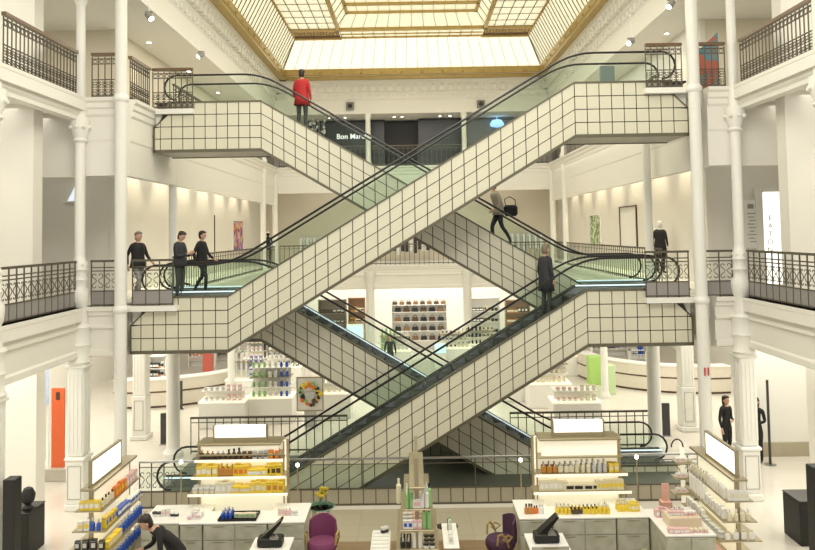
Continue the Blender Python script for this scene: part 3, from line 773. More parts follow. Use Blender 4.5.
LEAN = dict(WALK); LEAN.update({'waist': (0, -.02, 1.12), 'chest': (0, -.08, 1.31), 'upch': (0, -.11, 1.41), 'neck': (0, -.13, 1.48), 'headb': (0, -.16, 1.55), 'lsho': (-.175, -.1, 1.40), 'rsho': (.175, -.1, 1.40)})
person('person', 'striding person in taupe top carrying a black shoulder bag down escalator', p, math.radians(-75), BEIGEC, NAVY, HAIRD, LEAN, 1.0, (0, BEIGEC, .84))
pp = p; p = p+Vector((.02, 0, -.12)); bg = thing('shoulder_bag', 'black shoulder bag held by the striding person on escalator', 'bag', p+Vector((.30, -.12, .95)))
MB().bbox(p.x+.10, p.x+.46, p.y-.20, p.y-.05, p.z+.92, p.z+1.22, .05).build('bag_body', BLK, bg)
MB().tube([(p.x+.14, p.y-.12, p.z+1.2), (p.x+.12, p.y-.1, p.z+1.38), (p.x+.26, p.y-.08, p.z+1.45), (p.x+.40, p.y-.1, p.z+1.36), (p.x+.42, p.y-.12, p.z+1.2)], .012, 6).build('strap', BLK, bg)
Cx = (fx(586.5, 288, YA), L1, fx(586.5, 288, YA)-L1/SL, L0)
p = on_esc(546, 280, YA+.7, *Cx)
person('person', 'person in a long dark coat riding up the lower right escalator', p, math.radians(120), NAVY, DKGR, HAIRG, {}, 1.0, (0, NAVY, .62))
for px, Y, rz, tp, bt, hr, jt, lb, ct in (
    (138, 18.3, 60, BLK, GREYC, HAIRG, WALK, 'walking person in black jacket and pale trousers nearest left white column', .84),
    (180, 18.2, 75, NAVY, DKGR, HAIRD, PHONE, 'person in charcoal jacket looking down at hands on left landing', .86),
    (202, 19.6, 80, BLK, NAVY, HAIRD, WALK, 'person in black with bulging coat at right of the landing group', .80)):
    x = at(px, 270, Y).x
    person('person', lb, (x, Y, L1), math.radians(rz), tp, bt, hr, jt, 1.0, (0, tp, ct), head_tilt=((.45 if jt is PHONE else .1), 0))
ARMS = {'relb': (.23, .02, 1.13), 'rfore': (.14, -.10, 1.10), 'rwri': (.06, -.16, 1.08), 'rpalm': (.0, -.18, 1.08)}
person('person', 'long-haired woman in black with hands at waist, left of the corner column', (at(727, 440, 19.7).x, 19.7, 0), math.radians(30), BLK, BLK, HAIRD, ARMS, .97, longhair=True)
person('person', 'woman in black standing right of the corner column by slim pole', (at(757, 440, 19.45).x, 19.45, 0), math.radians(-50), BLK, BLK, HAIRD, ARMS, .97, longhair=True)
BEND = {'pelvis': (0, .10, .93), 'waist': (0, .02, 1.08), 'chest': (0, -.12, 1.22), 'upch': (0, -.20, 1.29), 'neck': (0, -.27, 1.34), 'headb': (0, -.33, 1.37), 'lhip': (-.09, .1, .86), 'rhip': (.09, .1, .86),
        'lsho': (-.175, -.19, 1.28), 'rsho': (.175, -.19, 1.28), 'lelb': (-.26, -.20, 1.02), 'lfore': (-.24, -.28, .98), 'lwri': (-.2, -.38, .97), 'lpalm': (-.18, -.44, .97),
        'relb': (.26, -.20, 1.02), 'rfore': (.24, -.28, .98), 'rwri': (.2, -.38, .97), 'rpalm': (.18, -.44, .97)}
p = atz(172, 560, .7); p = Vector((at(170, 530, 12.35).x, 12.35, 0))
person('person', 'person in black jacket bending over the counter at bottom left', p, math.radians(-60), BLK, BLK, HAIRD, BEND, 1.04, (0, BLK, .80), head_tilt=(.5, 0))
p = Vector((at(390, 340, 32.0).x, 32, 0))
person('person', 'distant person in dark clothes beyond the crossing escalators', p, 0, NAVY, NAVY, HAIRD, {}, 1.0)
p = Vector((at(660, 240, 23.2).x, 23.2, L1+.18))
mq = person('mannequin', 'white-headed mannequin in black dress on first-floor right', p, 0, BLK, BLK, WHITEP, {}, .95, (0, BLK, .55), skin=WHITEP)
pl = MB(); pl.bbox(p.x-.3, p.x+.3, 22.9, 23.5, L1, L1+.18, .02); o = pl.build('plinth', WHITEP); tag(o, 'low white plinth under the black-dressed mannequin', 'plinth')

# ================================================================== PRODUCTS
MESH = {}
def pal(c, r=.35): return mat('pack %.2f %.2f %.2f' % c, c, r, var=.15, scale=20)
YEL, BLU, WHT, PNK, AMB, GRN, BRN, ORA, BKK, CRM, SIL = [pal(c) for c in ((.85, .62, .04), (.03, .10, .50), (.86, .85, .80), (.80, .50, .50), (.55, .25, .05), (.30, .55, .22), (.10, .055, .03), (.80, .20, .03), (.02, .02, .02), (.78, .72, .52), (.6, .6, .58))]
def kindmesh(kind, body, cap):
    k = (kind, body.name, cap.name)
    if k in MESH: return MESH[k]
    m = MB()
    if kind == 'carton':
        m.bbox(-.032, .032, -.025, .025, 0, .115, .003); m.cur = 1; m.box(-.022, .022, -.0262, -.0245, .03, .08); m.box(-.033, .033, -.0258, .0258, .096, .099)
    elif kind == 'wide_carton':
        m.bbox(-.055, .055, -.035, .035, 0, .075, .003); m.cur = 1; m.box(-.04, .04, -.0362, -.0345, .02, .055)
    elif kind == 'bottle':
        m.lathe([(.024, 0), (.028, .008), (.028, .085), (.012, .10), (.012, .108)], n=8); m.cur = 1; m.lathe([(.015, .108), (.015, .14), (.010, .145)], n=8)
    elif kind == 'flacon':
        m.bbox(-.032, .032, -.014, .014, 0, .085, .008); m.cur = 1; m.lathe([(.012, .085), (.012, .115), (.008, .12)], n=8)
    elif kind == 'jar':
        m.lathe([(.033, 0), (.037, .01), (.035, .04)], n=8); m.cur = 1; m.lathe([(.038, .04), (.038, .062), (.034, .066)], n=8)
    elif kind == 'tall':
        m.lathe([(.022, 0), (.026, .01), (.026, .18), (.010, .20)], n=8); m.cur = 1; m.lathe([(.012, .2), (.012, .24), (.006, .25)], n=8)
    elif kind == 'handbag':
        m.prism([(-.17, 0), (.17, 0), (.14, .2), (-.14, .2)], -.06, .06); m.cur = 1
        m.tube([(-.08, 0, .19), (-.07, 0, .28), (0, 0, .31), (.07, 0, .28), (.08, 0, .19)], .012, 5)
    elif kind == 'lamp_shade':
        m.lathe([(.10, 0), (.10, .02), (.02, .03), (.02, .22)], n=10); m.cur = 1; m.lathe([(.15, .2), (.10, .42)], n=12)
    o = m.build(kind, [body, cap]); me = o.data; bpy.data.objects.remove(o); MESH[k] = me; return me
TAN = pal((.26, .15, .07))
OUT = [0]
NK = {'carton': 'perfume_carton', 'wide_carton': 'gift_carton', 'bottle': 'perfume_bottle', 'flacon': 'perfume_flacon', 'jar': 'cream_jar', 'tall': 'lotion_bottle', 'handbag': 'handbag', 'lamp_shade': 'table_lamp'}
CN = {'carton': 'box', 'wide_carton': 'box', 'bottle': 'bottle', 'flacon': 'bottle', 'jar': 'jar', 'tall': 'bottle', 'handbag': 'bag', 'lamp_shade': 'lamp'}
def put(kind, body, cap, loc, label, group, rz=0, s=1.0):
    o = bpy.data.objects.new('product_box' if OUT[0] and kind == 'carton' else NK[kind], kindmesh(kind, body, cap)); COL.objects.link(o); o.location = loc; o.rotation_euler = (0, 0, rz); o.scale = (s, s, s)
    tag(o, label, CN[kind], group); return o
def row(p0, p1, n, specs, where, rz=0, s=1.0, jit=.01):
    """n products between two points; specs: list of (kind, body, cap, colour words), runs of equal things"""
    a, b = Vector(p0), Vector(p1)
    for i in range(n):
        k, bd, cp, cw = specs[min(len(specs)-1, i*len(specs)//n)]
        c = a.lerp(b, (i+.5)/n); c.x += random.uniform(-jit, jit)*.5; c.y += random.uniform(-jit, jit)
        word = ('product_box' if OUT[0] and k == 'carton' else NK[k]).replace('_', ' ')
        put(k, bd, cp, c, '%s %s %s' % (cw, word, where), '%s %ss %s' % (cw, word, where), rz+random.uniform(-.08, .08), s*random.uniform(.92, 1.08))

# ================================================================== GONDOLAS
def gondola(label, xc, y0, y1):
    t = thing('shelf_gondola', label, 'display shelf', (xc, (y0+y1)/2, 0)); Lh = (y1-y0)
    m = MB(); m.bbox(xc-.36, xc+.36, y0, y1, 0, .55, .01); m.build('base_cabinet', MARBLE, t)
    m = MB(); m.box(xc-.37, xc+.37, y0-.01, y1+.01, .55, .58); m.build('cabinet_top', BRONZE, t)
    m = MB(); m.box(xc-.03, xc+.03, y0+.12, y1-.05, .58, 1.94); m.build('lit_back_panel', LITSOFT, t)
    for z, hw in ((.94, .36), (1.26, .29), (1.60, .235)):
        m = MB(); m.bbox(xc-hw, xc+hw, y0, y1, z-.022, z, .004); m.build('shelf', BRONZE, t)
        m = MB(); m.box(xc-hw+.02, xc+hw-.02, y0+.02, y1-.02, z-.03, z-.0225); o = m.build('shelf_light', LITSOFT, t)
    m = MB(); m.bbox(xc-.13, xc+.13, y0-.05, y1+.1, 1.94, 1.98, .006); m.build('canopy', BRONZE, t)
    for yy in (y0+.10, y1-.04):
        m = MB(); m.box(xc-.035, xc+.035, yy-.02, yy+.02, .58, 1.94); m.build('post', BRONZE, t)
    m = MB(); m.box(xc-.02, xc+.02, y0+.08, y1-.45, 2.02, 2.40); lb = m.build('light_box', LITWHITE, t)
    m = MB(); a, b = y0+.05, y1-.42
    m.box(xc-.03, xc+.03, a, b, 2.40, 2.43); m.box(xc-.03, xc+.03, a, b, 1.98, 2.02); m.box(xc-.03, xc+.03, a, a+.03, 2.02, 2.4); m.box(xc-.03, xc+.03, b-.03, b, 2.02, 2.4)
    m.build('light_box_frame', BRONZE, t)
    return t
gondola('slanting-looking shelf gondola with blue and yellow boxes at left', -5.55, 12.45, 14.2)
gondola('shelf gondola with white goods on the right under lit sign', 5.5, 12.45, 14.2)
gondola('narrow central shelf gondola seen end-on', .03, 12.3, 14.1)
gondola('near left gondola whose lit sign shows at bottom edge', -2.95, 7.6, 9.2)
gondola('near right gondola whose lit sign shows at bottom edge', 2.72, 7.5, 9.2)
def gprods(xc, sets, nm, side):
    for (z, hw), (sp_l, sp_n) in zip(((1.6, .17), (1.26, .21), (.94, .27), (.58, .28)), sets):
        lv = {1.6: 'top', 1.26: 'second', .94: 'third', .58: 'lowest'}[z]
        x = xc+side*hw
        row((x, 12.55, z), (x, 14.1, z), 12, sp_l, 'on the %s shelf of the %s gondola' % (lv, nm), PI/2*side, 1.55)
        row((xc-hw, 12.50, z), (xc+hw, 12.50, z), 4, sp_n, 'at near end of %s shelf, %s gondola' % (lv, nm), 0, 1.45)
C_, W_, B_, F_, J_, T_ = 'carton', 'wide_carton', 'bottle', 'flacon', 'jar', 'tall'
gprods(-5.55, [([(F_, CRM, BRN, 'cream'), (C_, ORA, YEL, 'orange'), (C_, PNK, WHT, 'pink')], [(C_, YEL, WHT, 'yellow')]),
               ([(C_, YEL, BLU, 'yellow and blue'), (W_, BLU, WHT, 'blue'), (W_, WHT, BLU, 'white and blue')], [(C_, WHT, YEL, 'pale'), (B_, BLU, SIL, 'blue')]),
               ([(W_, YEL, WHT, 'yellow'), (B_, BLU, SIL, 'deep blue'), (B_, BLU, WHT, 'blue')], [(C_, BKK, SIL, 'black')]),
               ([(B_, BLU, SIL, 'dark blue'), (B_, BLU, SIL, 'dark blue')], [(B_, BKK, SIL, 'black')])], 'left', 1)
gprods(5.5, [([(C_, WHT, CRM, 'white'), (F_, CRM, SIL, 'cream')], [(C_, WHT, CRM, 'white')]),
             ([(C_, WHT, SIL, 'white'), (T_, WHT, SIL, 'white')], [(B_, CRM, WHT, 'cream')]),
             ([(J_, WHT, SIL, 'white'), (C_, WHT, SIL, 'white')], [(F_, WHT, CRM, 'white')]),
             ([(W_, PNK, WHT, 'pink'), (W_, PNK, CRM, 'pink')], [(W_, PNK, WHT, 'pink')])], 'right', -1)
for z, hw, sp in ((1.6, .2, [(T_, GRN, WHT, 'green'), (C_, WHT, PNK, 'white'), (T_, WHT, SIL, 'white')]), (1.26, .24, [(C_, WHT, BLU, 'white and blue'), (C_, PNK, WHT, 'pink'), (T_, GRN, BKK, 'green')]),
                  (.94, .3, [(F_, BKK, SIL, 'black'), (T_, WHT, GRN, 'white'), (J_, WHT, BKK, 'white')])):
    lv = {1.6: 'top', 1.26: 'second', .94: 'third'}[z]
    for k in range(3):
        row((.03-hw, 12.38+.16*k, z), (.03+hw, 12.38+.16*k, z), 6, sp, 'in %s row, %s shelf, central gondola' % (('front', 'middle', 'back')[k], lv), 0, 1.3)
put('tall', CRM, CRM, (-.28, 12.6, 1.6), 'tall cream bottle standing high on central gondola', None, 0, 1.7)
put('tall', GRN, BKK, (.24, 12.42, 1.6), 'tall green bottle with black cap on central gondola', None, 0, 1.6)

# ================================================================== COUNTER DISPLAYS
def counter(label, x0, x1, y0, y1, nd=2, h=1.1):
    t = thing('marble_counter', label, 'counter', ((x0+x1)/2, (y0+y1)/2, 0))
    MB().bbox(x0, x1, y0, y1, 0.06, h-.03, .008).build('cabinet', MARBLE, t); MB().box(x0+.04, x1-.04, y0+.05, y1-.04, 0, .06).build('plinth', BLACK, t)
    MB().bbox(x0-.015, x1+.015, y0-.02, y1, h-.03, h, .006).build('counter_top', WHITEP, t)
    w_ = (x1-x0)/nd
    for i in range(nd):
        for z0, z1 in ((.12, .50), (.52, .78), (.80, 1.05)):
            m = MB(); m.bbox(x0+w_*i+.012, x0+w_*(i+1)-.012, y0-.018, y0, z0, z1, .004); d = m.build('drawer', MARBLE, t)
            MB().box(x0+w_*(i+.3), x0+w_*(i+.7), y0-.026, y0-.018, z1-.02, z1-.008).build('handle', BRONZE, d)
    return t
def display(label, x0, x1, zs=((1.40, 0), (1.70, .05), (2.0, .10)), hd=2.1):
    t = thing('perfume_display', label, 'display shelf', ((x0+x1)/2, 14.1, 0)); y0, y1 = 13.72, 14.2
    MB().bbox(x0+.1, x1-.1, 14.12, 14.2, 0, 2.26, .01).build('lit_back_panel', LITSOFT, t)
    MB().box(x0+.05, x1-.05, 14.2, 14.24, 0, 2.26).build('rear_panel', BRONZE, t)
    for z, e in zs:
        MB().bbox(x0+e, x1-e, y0+e, 14.12, z-.03, z, .005).build('shelf', BRONZE, t)
        MB().box(x0+e, x1-e, y0+e-.008, y0+e, z-.04, z+.008).build('shelf_edge_light', LITSOFT, t)
        MB().box(x0+e+.05, x1-e-.05, y0+e+.03, 14.08, z-.038, z-.031).build('shelf_light', LITSOFT, t)
    MB().bbox(x0+.14, x1-.14, 13.80, 14.3, 2.26, 2.30, .01).build('canopy', BRONZE, t)
    MB().box(x0+.2, x1-.2, 13.9, 13.93, hd, 2.26).build('header_panel', LITSOFT, t)
    MB().bbox(x0+.12, x1-.12, 13.82, 14.12, hd-.03, hd, .005).build('header_shelf', BRONZE, t)
    for s_ in (x0+.12, x1-.14): MB().box(s_, s_+.02, 14.05, 14.12, .95, 2.26).build('post', BRONZE, t)
    MB().bbox(x0+.45, x1-.45, 13.95, 14.05, 2.38, 2.60, .01).build('light_box', LITWHITE, t)
    MB().box(x0+.42, x1-.42, 13.94, 14.06, 2.30, 2.38).build('light_box_base', BRONZE, t)
    for s_ in (x0+.42, x1-.45): MB().box(s_, s_+.03, 13.94, 14.06, 2.38, 2.61).build('light_box_end', BRONZE, t)
    return t
cl0, cl1 = at(203, 523, 13.16).x, at(268, 523, 13.16).x
counter('marble counter left of the tray, with pink and white goods on it', at(180, 523, 13.16).x, cl0-.02, 13.16, 14.05, 1)
counter('marble counter carrying the black tray of blue bottles', cl0, cl1-.02, 13.16, 13.70)
counter('marble counter with white lit vitrine right of the yellow display', cl1, at(304, 523, 13.16).x, 13.16, 14.05, 1)
counter('pale counter at which the person in black bends', at(140, 523, 13.16).x, at(180, 523, 13.16).x-.03, 13.2, 14.05, 1)
DL0, DL1 = at(192, 479, 14).x, at(290, 479, 14).x
display('tall lit display full of yellow packs at left', DL0, DL1)
cr0, cr1 = at(553, 520, 13.16).x, at(617, 520, 13.16).x
counter('marble counter with amber bottles left of the pale yellow display', at(520, 520, 13.16).x, cr0-.02, 13.16, 14.05, 1)
counter('marble counter with yellow products in front of pale display', cr0, cr1-.02, 13.16, 13.70)
counter('marble counter with yellow bottles right of the pale display', cr1, at(649, 520, 13.16).x, 13.16, 14.05, 1)
DR0, DR1 = at(531, 479, 14).x, at(627, 479, 14).x
display('tall lit display with pale cream and yellow goods at right', DR0, DR1, ((1.34, 0), (1.65, .05)), 1.96)
def drow(x0, x1, z, y, n, sp, where, s=1.2, depth=1):
    for k in range(depth):
        row((x0+.08, y+.1*k, z), (x1-.08, y+.1*k, z), n, sp, where+(', %s' % ('front', 'rear')[k] if depth > 1 else ''), 0, s)
wl = 'of left yellow display'; wr = 'of right pale display'
drow(DL0+.1, DL1-.1, 2.0, 13.88, 15, [(F_, BRN, AMB, 'brown'), (F_, BRN, SIL, 'brown silver-capped'), (B_, BRN, BKK, 'dark brown'), (C_, BRN, AMB, 'brown'), (C_, SIL, BRN, 'grey'), (C_, ORA, YEL, 'red-orange')], 'on top shelf '+wl, 1.35, 2)
drow(DL0+.05, DL1-.05, 1.70, 13.84, 16, [(C_, YEL, WHT, 'yellow'), (F_, AMB, YEL, 'amber'), (C_, YEL, ORA, 'yellow-orange'), (W_, YEL, WHT, 'yellow'), (C_, YEL, BRN, 'yellow brown-banded')], 'on middle shelf '+wl, 1.7, 2)
drow(DL0, DL1, 1.40, 13.79, 16, [(J_, CRM, SIL, 'cream'), (C_, CRM, WHT, 'cream'), (W_, YEL, CRM, 'bright yellow'), (C_, YEL, CRM, 'yellow'), (C_, YEL, AMB, 'golden yellow')], 'on bottom shelf '+wl, 1.7, 2)
drow(DR0+.1, DR1-.1, 1.65, 13.88, 14, [(F_, AMB, SIL, 'amber'), (F_, CRM, SIL, 'cream'), (B_, CRM, WHT, 'pale'), (B_, SIL, WHT, 'silver'), (C_, YEL, CRM, 'pale yellow')], 'on top shelf '+wr, 1.45, 2)
drow(DR0+.05, DR1-.05, 1.34, 13.84, 18, [(C_, CRM, WHT, 'cream'), (W_, CRM, BKK, 'cream dark-windowed'), (C_, CRM, YEL, 'cream and yellow')], 'on lower shelf '+wr, 1.6)
drow(cr0, cr1, 1.1, 13.3, 14, [(B_, YEL, SIL, 'yellow'), (F_, BRN, YEL, 'brown'), (F_, YEL, BKK, 'yellow black-capped'), (B_, YEL, WHT, 'bright yellow')], 'on the middle right marble counter', 1.1, 2)
drow(at(522, 520, 13.2).x, cr0-.05, 1.1, 13.35, 7, [(B_, AMB, BRN, 'amber'), (F_, ORA, BRN, 'orange-red'), (B_, WHT, SIL, 'white')], 'on counter beside dark purple chair', 1.2)
drow(cr1, at(647, 520, 13.2).x, 1.1, 13.4, 9, [(B_, YEL, CRM, 'yellow'), (C_, YEL, CRM, 'pale yellow')], 'on counter at right end of pale display', 1.2, 2)
drow(at(182, 520, 13.2).x, cl0-.05, 1.1, 13.35, 7, [(J_, PNK, WHT, 'pink'), (C_, WHT, PNK, 'white'), (W_, WHT, PNK, 'white')], 'on counter left of black tray', 1.2, 2)
drow(at(142, 520, 13.2).x, at(178, 520, 13.2).x, 1.1, 13.5, 6, [(J_, WHT, BKK, 'white'), (C_, WHT, PNK, 'white'), (J_, BKK, WHT, 'black')], 'on counter beside bending person', 1.2)
drow(cl1+.05, at(300, 520, 13.2).x, 1.1, 13.45, 6, [(C_, CRM, PNK, 'cream'), (F_, PNK, SIL, 'pink'), (J_, WHT, SIL, 'white')], 'on counter beside plum chair', 1.1)
# tray with bottles
tx0, tx1 = at(219, 520, 13.3).x, at(257, 520, 13.3).x
tr = MB(); tr.box(tx0, tx1, 13.2, 13.6, 1.1, .965); tr.box(tx0, tx1, 13.2, 13.215, 1.115, 1.14); tr.box(tx0, tx1, 13.585, 13.6, 1.115, 1.14); tr.box(tx0, tx0+.015, 13.2, 13.6, 1.115, 1.14); tr.box(tx1-.015, tx1, 13.2, 13.6, 1.115, 1.14)
tag(tr.build('serving_tray', BLACK), 'black tray holding blue bottles on the left counter', 'tray')
for k in range(3): row((tx0+.04, 13.28+.1*k, 1.116), (tx0+.24, 13.28+.1*k, 1.116), 3, [(B_, BLU, SIL, 'small blue')], 'in the black tray, %s line' % ('front', 'middle', 'rear')[k])
row((tx0+.28, 13.35, 1.116), (tx1-.04, 13.35, 1.116), 4, [(W_, CRM, GRN, 'cream and green')], 'in the black tray', 0, 1.0)
# vitrine boxes, lamps
def lampost(px, py, sd):
    b = at(px, py, 14.12); t = thing('counter_lamp', 'small bright bulb on slim post %s' % sd, 'lamp', (b.x, 14.12, 0))
    MB().cyl(b.x, 14.12, .0, b.z, .012, 6).build('post', BRONZE, t); MB().ball(b, .036, 8).build('bulb', BULB, t, smooth=True)
    MB().lathe([(.08, 0), (.08, .015), (.02, .03)], b.x, 14.12, 0, 10).build('foot', BRONZE, t)
lampost(181, 462, 'left of the yellow display'); lampost(297.5, 465, 'between yellow display and plum chair'); lampost(520.5, 460, 'left of the pale display'); lampost(636.5, 457, 'right of the pale display')
# consoles in front with black card devices
def console(label, x0, x1, y0, y1, lab2):
    counter(label, x0, x1, y0, y1, 1, 1.0)
    t = thing('brochure_stand', lab2, 'stand', ((x0+x1)/2, (y0+y1)/2, 1.0)); cx = (x0+x1)/2; cy = (y0+y1)/2
    MB().bbox(cx-.22, cx+.2, cy-.12, cy+.12, 1.0, 1.15, .02).build('base', BLACK, t)
    m = MB(); m.prism([(cx-.16, 1.15), (cx-.02, 1.15), (cx+.2, 1.42), (cx+.17, 1.44)], cy-.1, cy+.1); m.build('sloping_screen', BLACKG, t)
    m = MB(); m.prism([(cx+.0, 1.15), (cx+.14, 1.15), (cx+.10, 1.21), (cx-.0, 1.19)], cy-.16, cy-.06); m.build('tray', STEEL, t)
console('small marble console in front of left yellow display', at(252, 545, 12.4).x, at(290, 545, 12.4).x, 12.1, 12.75, 'black slanted device lying on the left marble console')
console('small marble console in front of right pale display', at(528, 540, 12.4).x, at(566, 540, 12.4).x, 12.1, 12.75, 'black slanted device lying on the right marble console')
# right-hand pink counter and tiered stand
c0, c1 = at(653, 520, 13.0).x, at(700, 520, 13.0).x
counter('marble counter covered with pink goods beside the right gondola', c0, c1, 12.35, 13.5, 2)
bx = MB(); bx.bbox(c0+.15, c1-.12, 12.6, 12.95, 1.1, 1.28, .01); tag(bx.build('display_block', pal((.75, .62, .45))), 'peach display block on the pink goods counter', 'display block')
drow(c0+.1, c1-.1, 1.28, 12.72, 7, [(J_, WHT, PNK, 'white'), (J_, PNK, WHT, 'pink')], 'on the peach display block', 1.1)
drow(c0, c1, 1.1, 12.43, 8, [(W_, PNK, WHT, 'pink'), (J_, PNK, CRM, 'rose')], 'in front of the peach display block', 1.1)
drow(c0, c1, 1.1, 13.1, 8, [(C_, PNK, WHT, 'pink'), (F_, PNK, SIL, 'rose'), (C_, WHT, PNK, 'white')], 'behind the peach display block', 1.2, 2)
sx = at(686, 480, 14.75).x
t = thing('tiered_stand', 'slim tiered stand with hooked arch beside the curved handrails', 'display stand', (sx, 14.75, 0))
for z, w_ in ((.95, .30), (1.25, .26), (1.55, .22)):
    MB().bbox(sx-w_, sx+w_*.7, 14.6, 14.9, z-.025, z, .005).build('shelf', BRONZE, t)
MB().box(sx-.04, sx+.04, 14.9, 14.93, .0, 1.8).build('lit_spine', LITSOFT, t)
MB().bbox(sx-.25, sx+.2, 14.62, 14.9, 0, .1, .02).build('base', WHITEP, t)
MB().tube([(sx-.12+.12*math.cos(a)*1.0, 14.85, 1.8+.16*math.sin(a)) for a in [PI*k/8 for k in range(9)]], .015, 6).build('hooked_arch', BLACK, t)
for z in (.95, 1.25, 1.55): row((sx-.2, 14.72, z), (sx+.12, 14.72, z), 4, [(W_, WHT, PNK, 'white'), (J_, CRM, WHT, 'cream')], 'on %s tier of the hooked stand' % {.95: 'lowest', 1.25: 'middle', 1.55: 'top'}[z], 0, 1.1)
pd = MB(); x_ = at(665, 490, 13.9).x; pd.bbox(x_-.07, x_+.07, 13.88, 13.9, 1.1, 1.42, .005); pd.bbox(x_-.1, x_+.1, 13.8, 13.98, 0, 1.1, .01); tag(pd.build('price_stand', pal((.80, .45, .36))), 'small coral card on plinth by the pink goods', 'sign')
# ------------------------------------------------------------------ chairs and glass table
def chair(label, x, y, rz, vel):
    ZS = Matrix.Diagonal((1, 1, 1.27, 1))
    t = thing('tub_chair', label, 'chair', (x, y, 0))
    Mz = Matrix.Translation((x, y, 0)) @ Matrix.Rotation(rz, 4, 'Z')
    def bl(m, n, mm, sm=False): m.xform(Mz @ ZS); return m.build(n, mm, t, smooth=sm)
    m = MB(); m.lathe([(.05, .40), (.24, .40), (.27, .44), (.27, .50), (.24, .54), (.05, .55)], n=20); bl(m, 'seat', vel, True)
    m = MB(); n = 11; rs = []
    for i in range(n+1):
        a = PI*.18 + PI*.64*i/n; h = .78+.06*math.sin(PI*i/n)
        rs.append([(r*math.cos(a), r*math.sin(a), z) for r, z in ((.25, .5), (.30, .5), (.31, .64), (.29, h), (.26, h), (.25, .64))])
    m.rings(rs); bl(m, 'backrest', vel, True)
    for s_ in (-1, 1):
        m = MB(); m.tube([(s_*.27, .05, .48), (s_*.31, .0, .60), (s_*.31, -.08, .68), (s_*.27, -.14, .66), (s_*.26, -.16, .52)], .018, 8); bl(m, 'arm', GOLD, True)
        m = MB(); m.tube([(s_*.28, .12, .62), (s_*.31, .02, .66), (s_*.30, -.06, .6), (s_*.30, .02, .56), (s_*.28, .12, .62)], .012, 6); bl(m, 'arm_ornament', GOLD, True)
        for q in (-1, 1):
            m = MB(); m.tube([(s_*.17, q*.17, .42), (s_*.21, q*.21, 0)], [.02, .012], 8); bl(m, 'leg', GOLD)
    return t
chair('plum velvet tub chair with gilded arms beneath the yellow flowers', at(322, 535, 13.35).x, 13.35, 0, PURPLE)
chair('dark aubergine tub chair turned sideways beside the right marble counter', at(500, 528, 13.35).x, 13.35, math.radians(-75), PURPLED)
gx = at(321, 500, 14.65).x
t = thing('glass_table', 'tall clear glass side table carrying yellow flowers', 'table', (gx, 14.65, 0))
MB().lathe([(.27, .80), (.27, .815)], gx, 14.65, 0, 20).build('glass_top', CLEAR, t)
MB().tube([(gx+.27*math.cos(2*PI*k/20), 14.65+.27*math.sin(2*PI*k/20), .807) for k in range(20)], .012, 5, closed=True).build('rim', mat('green-tinted metal', (.25, .36, .28), .3, .5), t)
for k in range(4):
    a = PI/4+k*PI/2; MB().cyl(gx+.2*math.cos(a), 14.65+.2*math.sin(a), 0, .8, .012, 8).build('leg', MATS['green-tinted metal'], t)
t = thing('flower_vase', 'bunch of yellow flowers in a small vase on glass table', 'flowers', (gx, 14.65, .816))
MB().lathe([(.04, .816), (.055, .85), (.035, .93), (.04, .95)], gx, 14.65, 0, 12).build('vase', CLEAR, t, smooth=True)
m = MB()
FY = mat('yellow petals', (.80, .62, .05), .6, var=.3, scale=30); FG = mat('stem green', (.2, .35, .06), .6)
st_ = MB()
for k in range(16):
    a = random.uniform(0, 2*PI); r = random.uniform(.02, .11); z = random.uniform(1.0, 1.17)
    c = Vector((gx+r*math.cos(a), 14.65+r*math.sin(a), z)); st_.tube([(gx, 14.65, .9), c], .004, 4)
    fl_ = MB()
    for q in range(6):
        b = q*PI/3; fl_.add([c, c+Vector((.035*math.cos(b-.3), .035*math.sin(b-.3), .02)), c+Vector((.055*math.cos(b), .055*math.sin(b), .0)), c+Vector((.035*math.cos(b+.3), .035*math.sin(b+.3), .02)), c+Vector((.02*math.cos(b), .02*math.sin(b), -.03))], [(0, 1, 2, 3), (0, 4, 1), (4, 2, 1), (4, 3, 2), (0, 3, 4)])
    fl_.build('flower', FY, t)
st_.build('stems', FG, t)
rx = at(447, 520, 13.6).x
t = thing('pedestal_table', 'small round black table right of the central gondola', 'table', (rx, 13.6, 0))
MB().lathe([(.18, .78), (.20, .79), (.2, .81)], rx, 13.6, 0, 16, 1, .7).build('table_top', BLACK, t); MB().cyl(rx, 13.6, .02, .78, .02, 8).build('stem', BRONZE, t); MB().lathe([(.14, 0), (.14, .02)], rx, 13.6, 0, 14).build('foot', BRONZE, t)
# side tray rack left of the centre gondola
t = thing('sample_rack', 'white slatted sample rack left of central gondola', 'rack', (-.62, 12.7, 0))
MB().bbox(-.78, -.45, 12.2, 13.3, .0, .86, .01).build('cabinet', WHITEP, t)
for k in range(7): MB().box(-.76, -.47, 12.25+.15*k, 12.36+.15*k, .86, .885).build('sample_tray', WHT, t)
t = thing('sample_rack', 'peach-sided display box right of central gondola', 'rack', (.62, 12.8, 0))
MB().bbox(.48, .72, 12.3, 13.3, 0, .95, .01).build('cabinet', pal((.55, .36, .20)), t); MB().box(.47, .73, 12.29, 13.31, .95, .97).build('top', WHITEP, t)
row((.6, 12.4, .97), (.6, 13.2, .97), 7, [(C_, WHT, SIL, 'white'), (T_, WHT, GRN, 'white'), (C_, BKK, SIL, 'black')], 'on the peach-sided display box', 0, 1.1)
row((-.6, 13.15, .886), (-.5, 13.2, .886), 2, [(J_, BKK, SIL, 'black')], 'at the back of slatted rack', 0, 1.4)

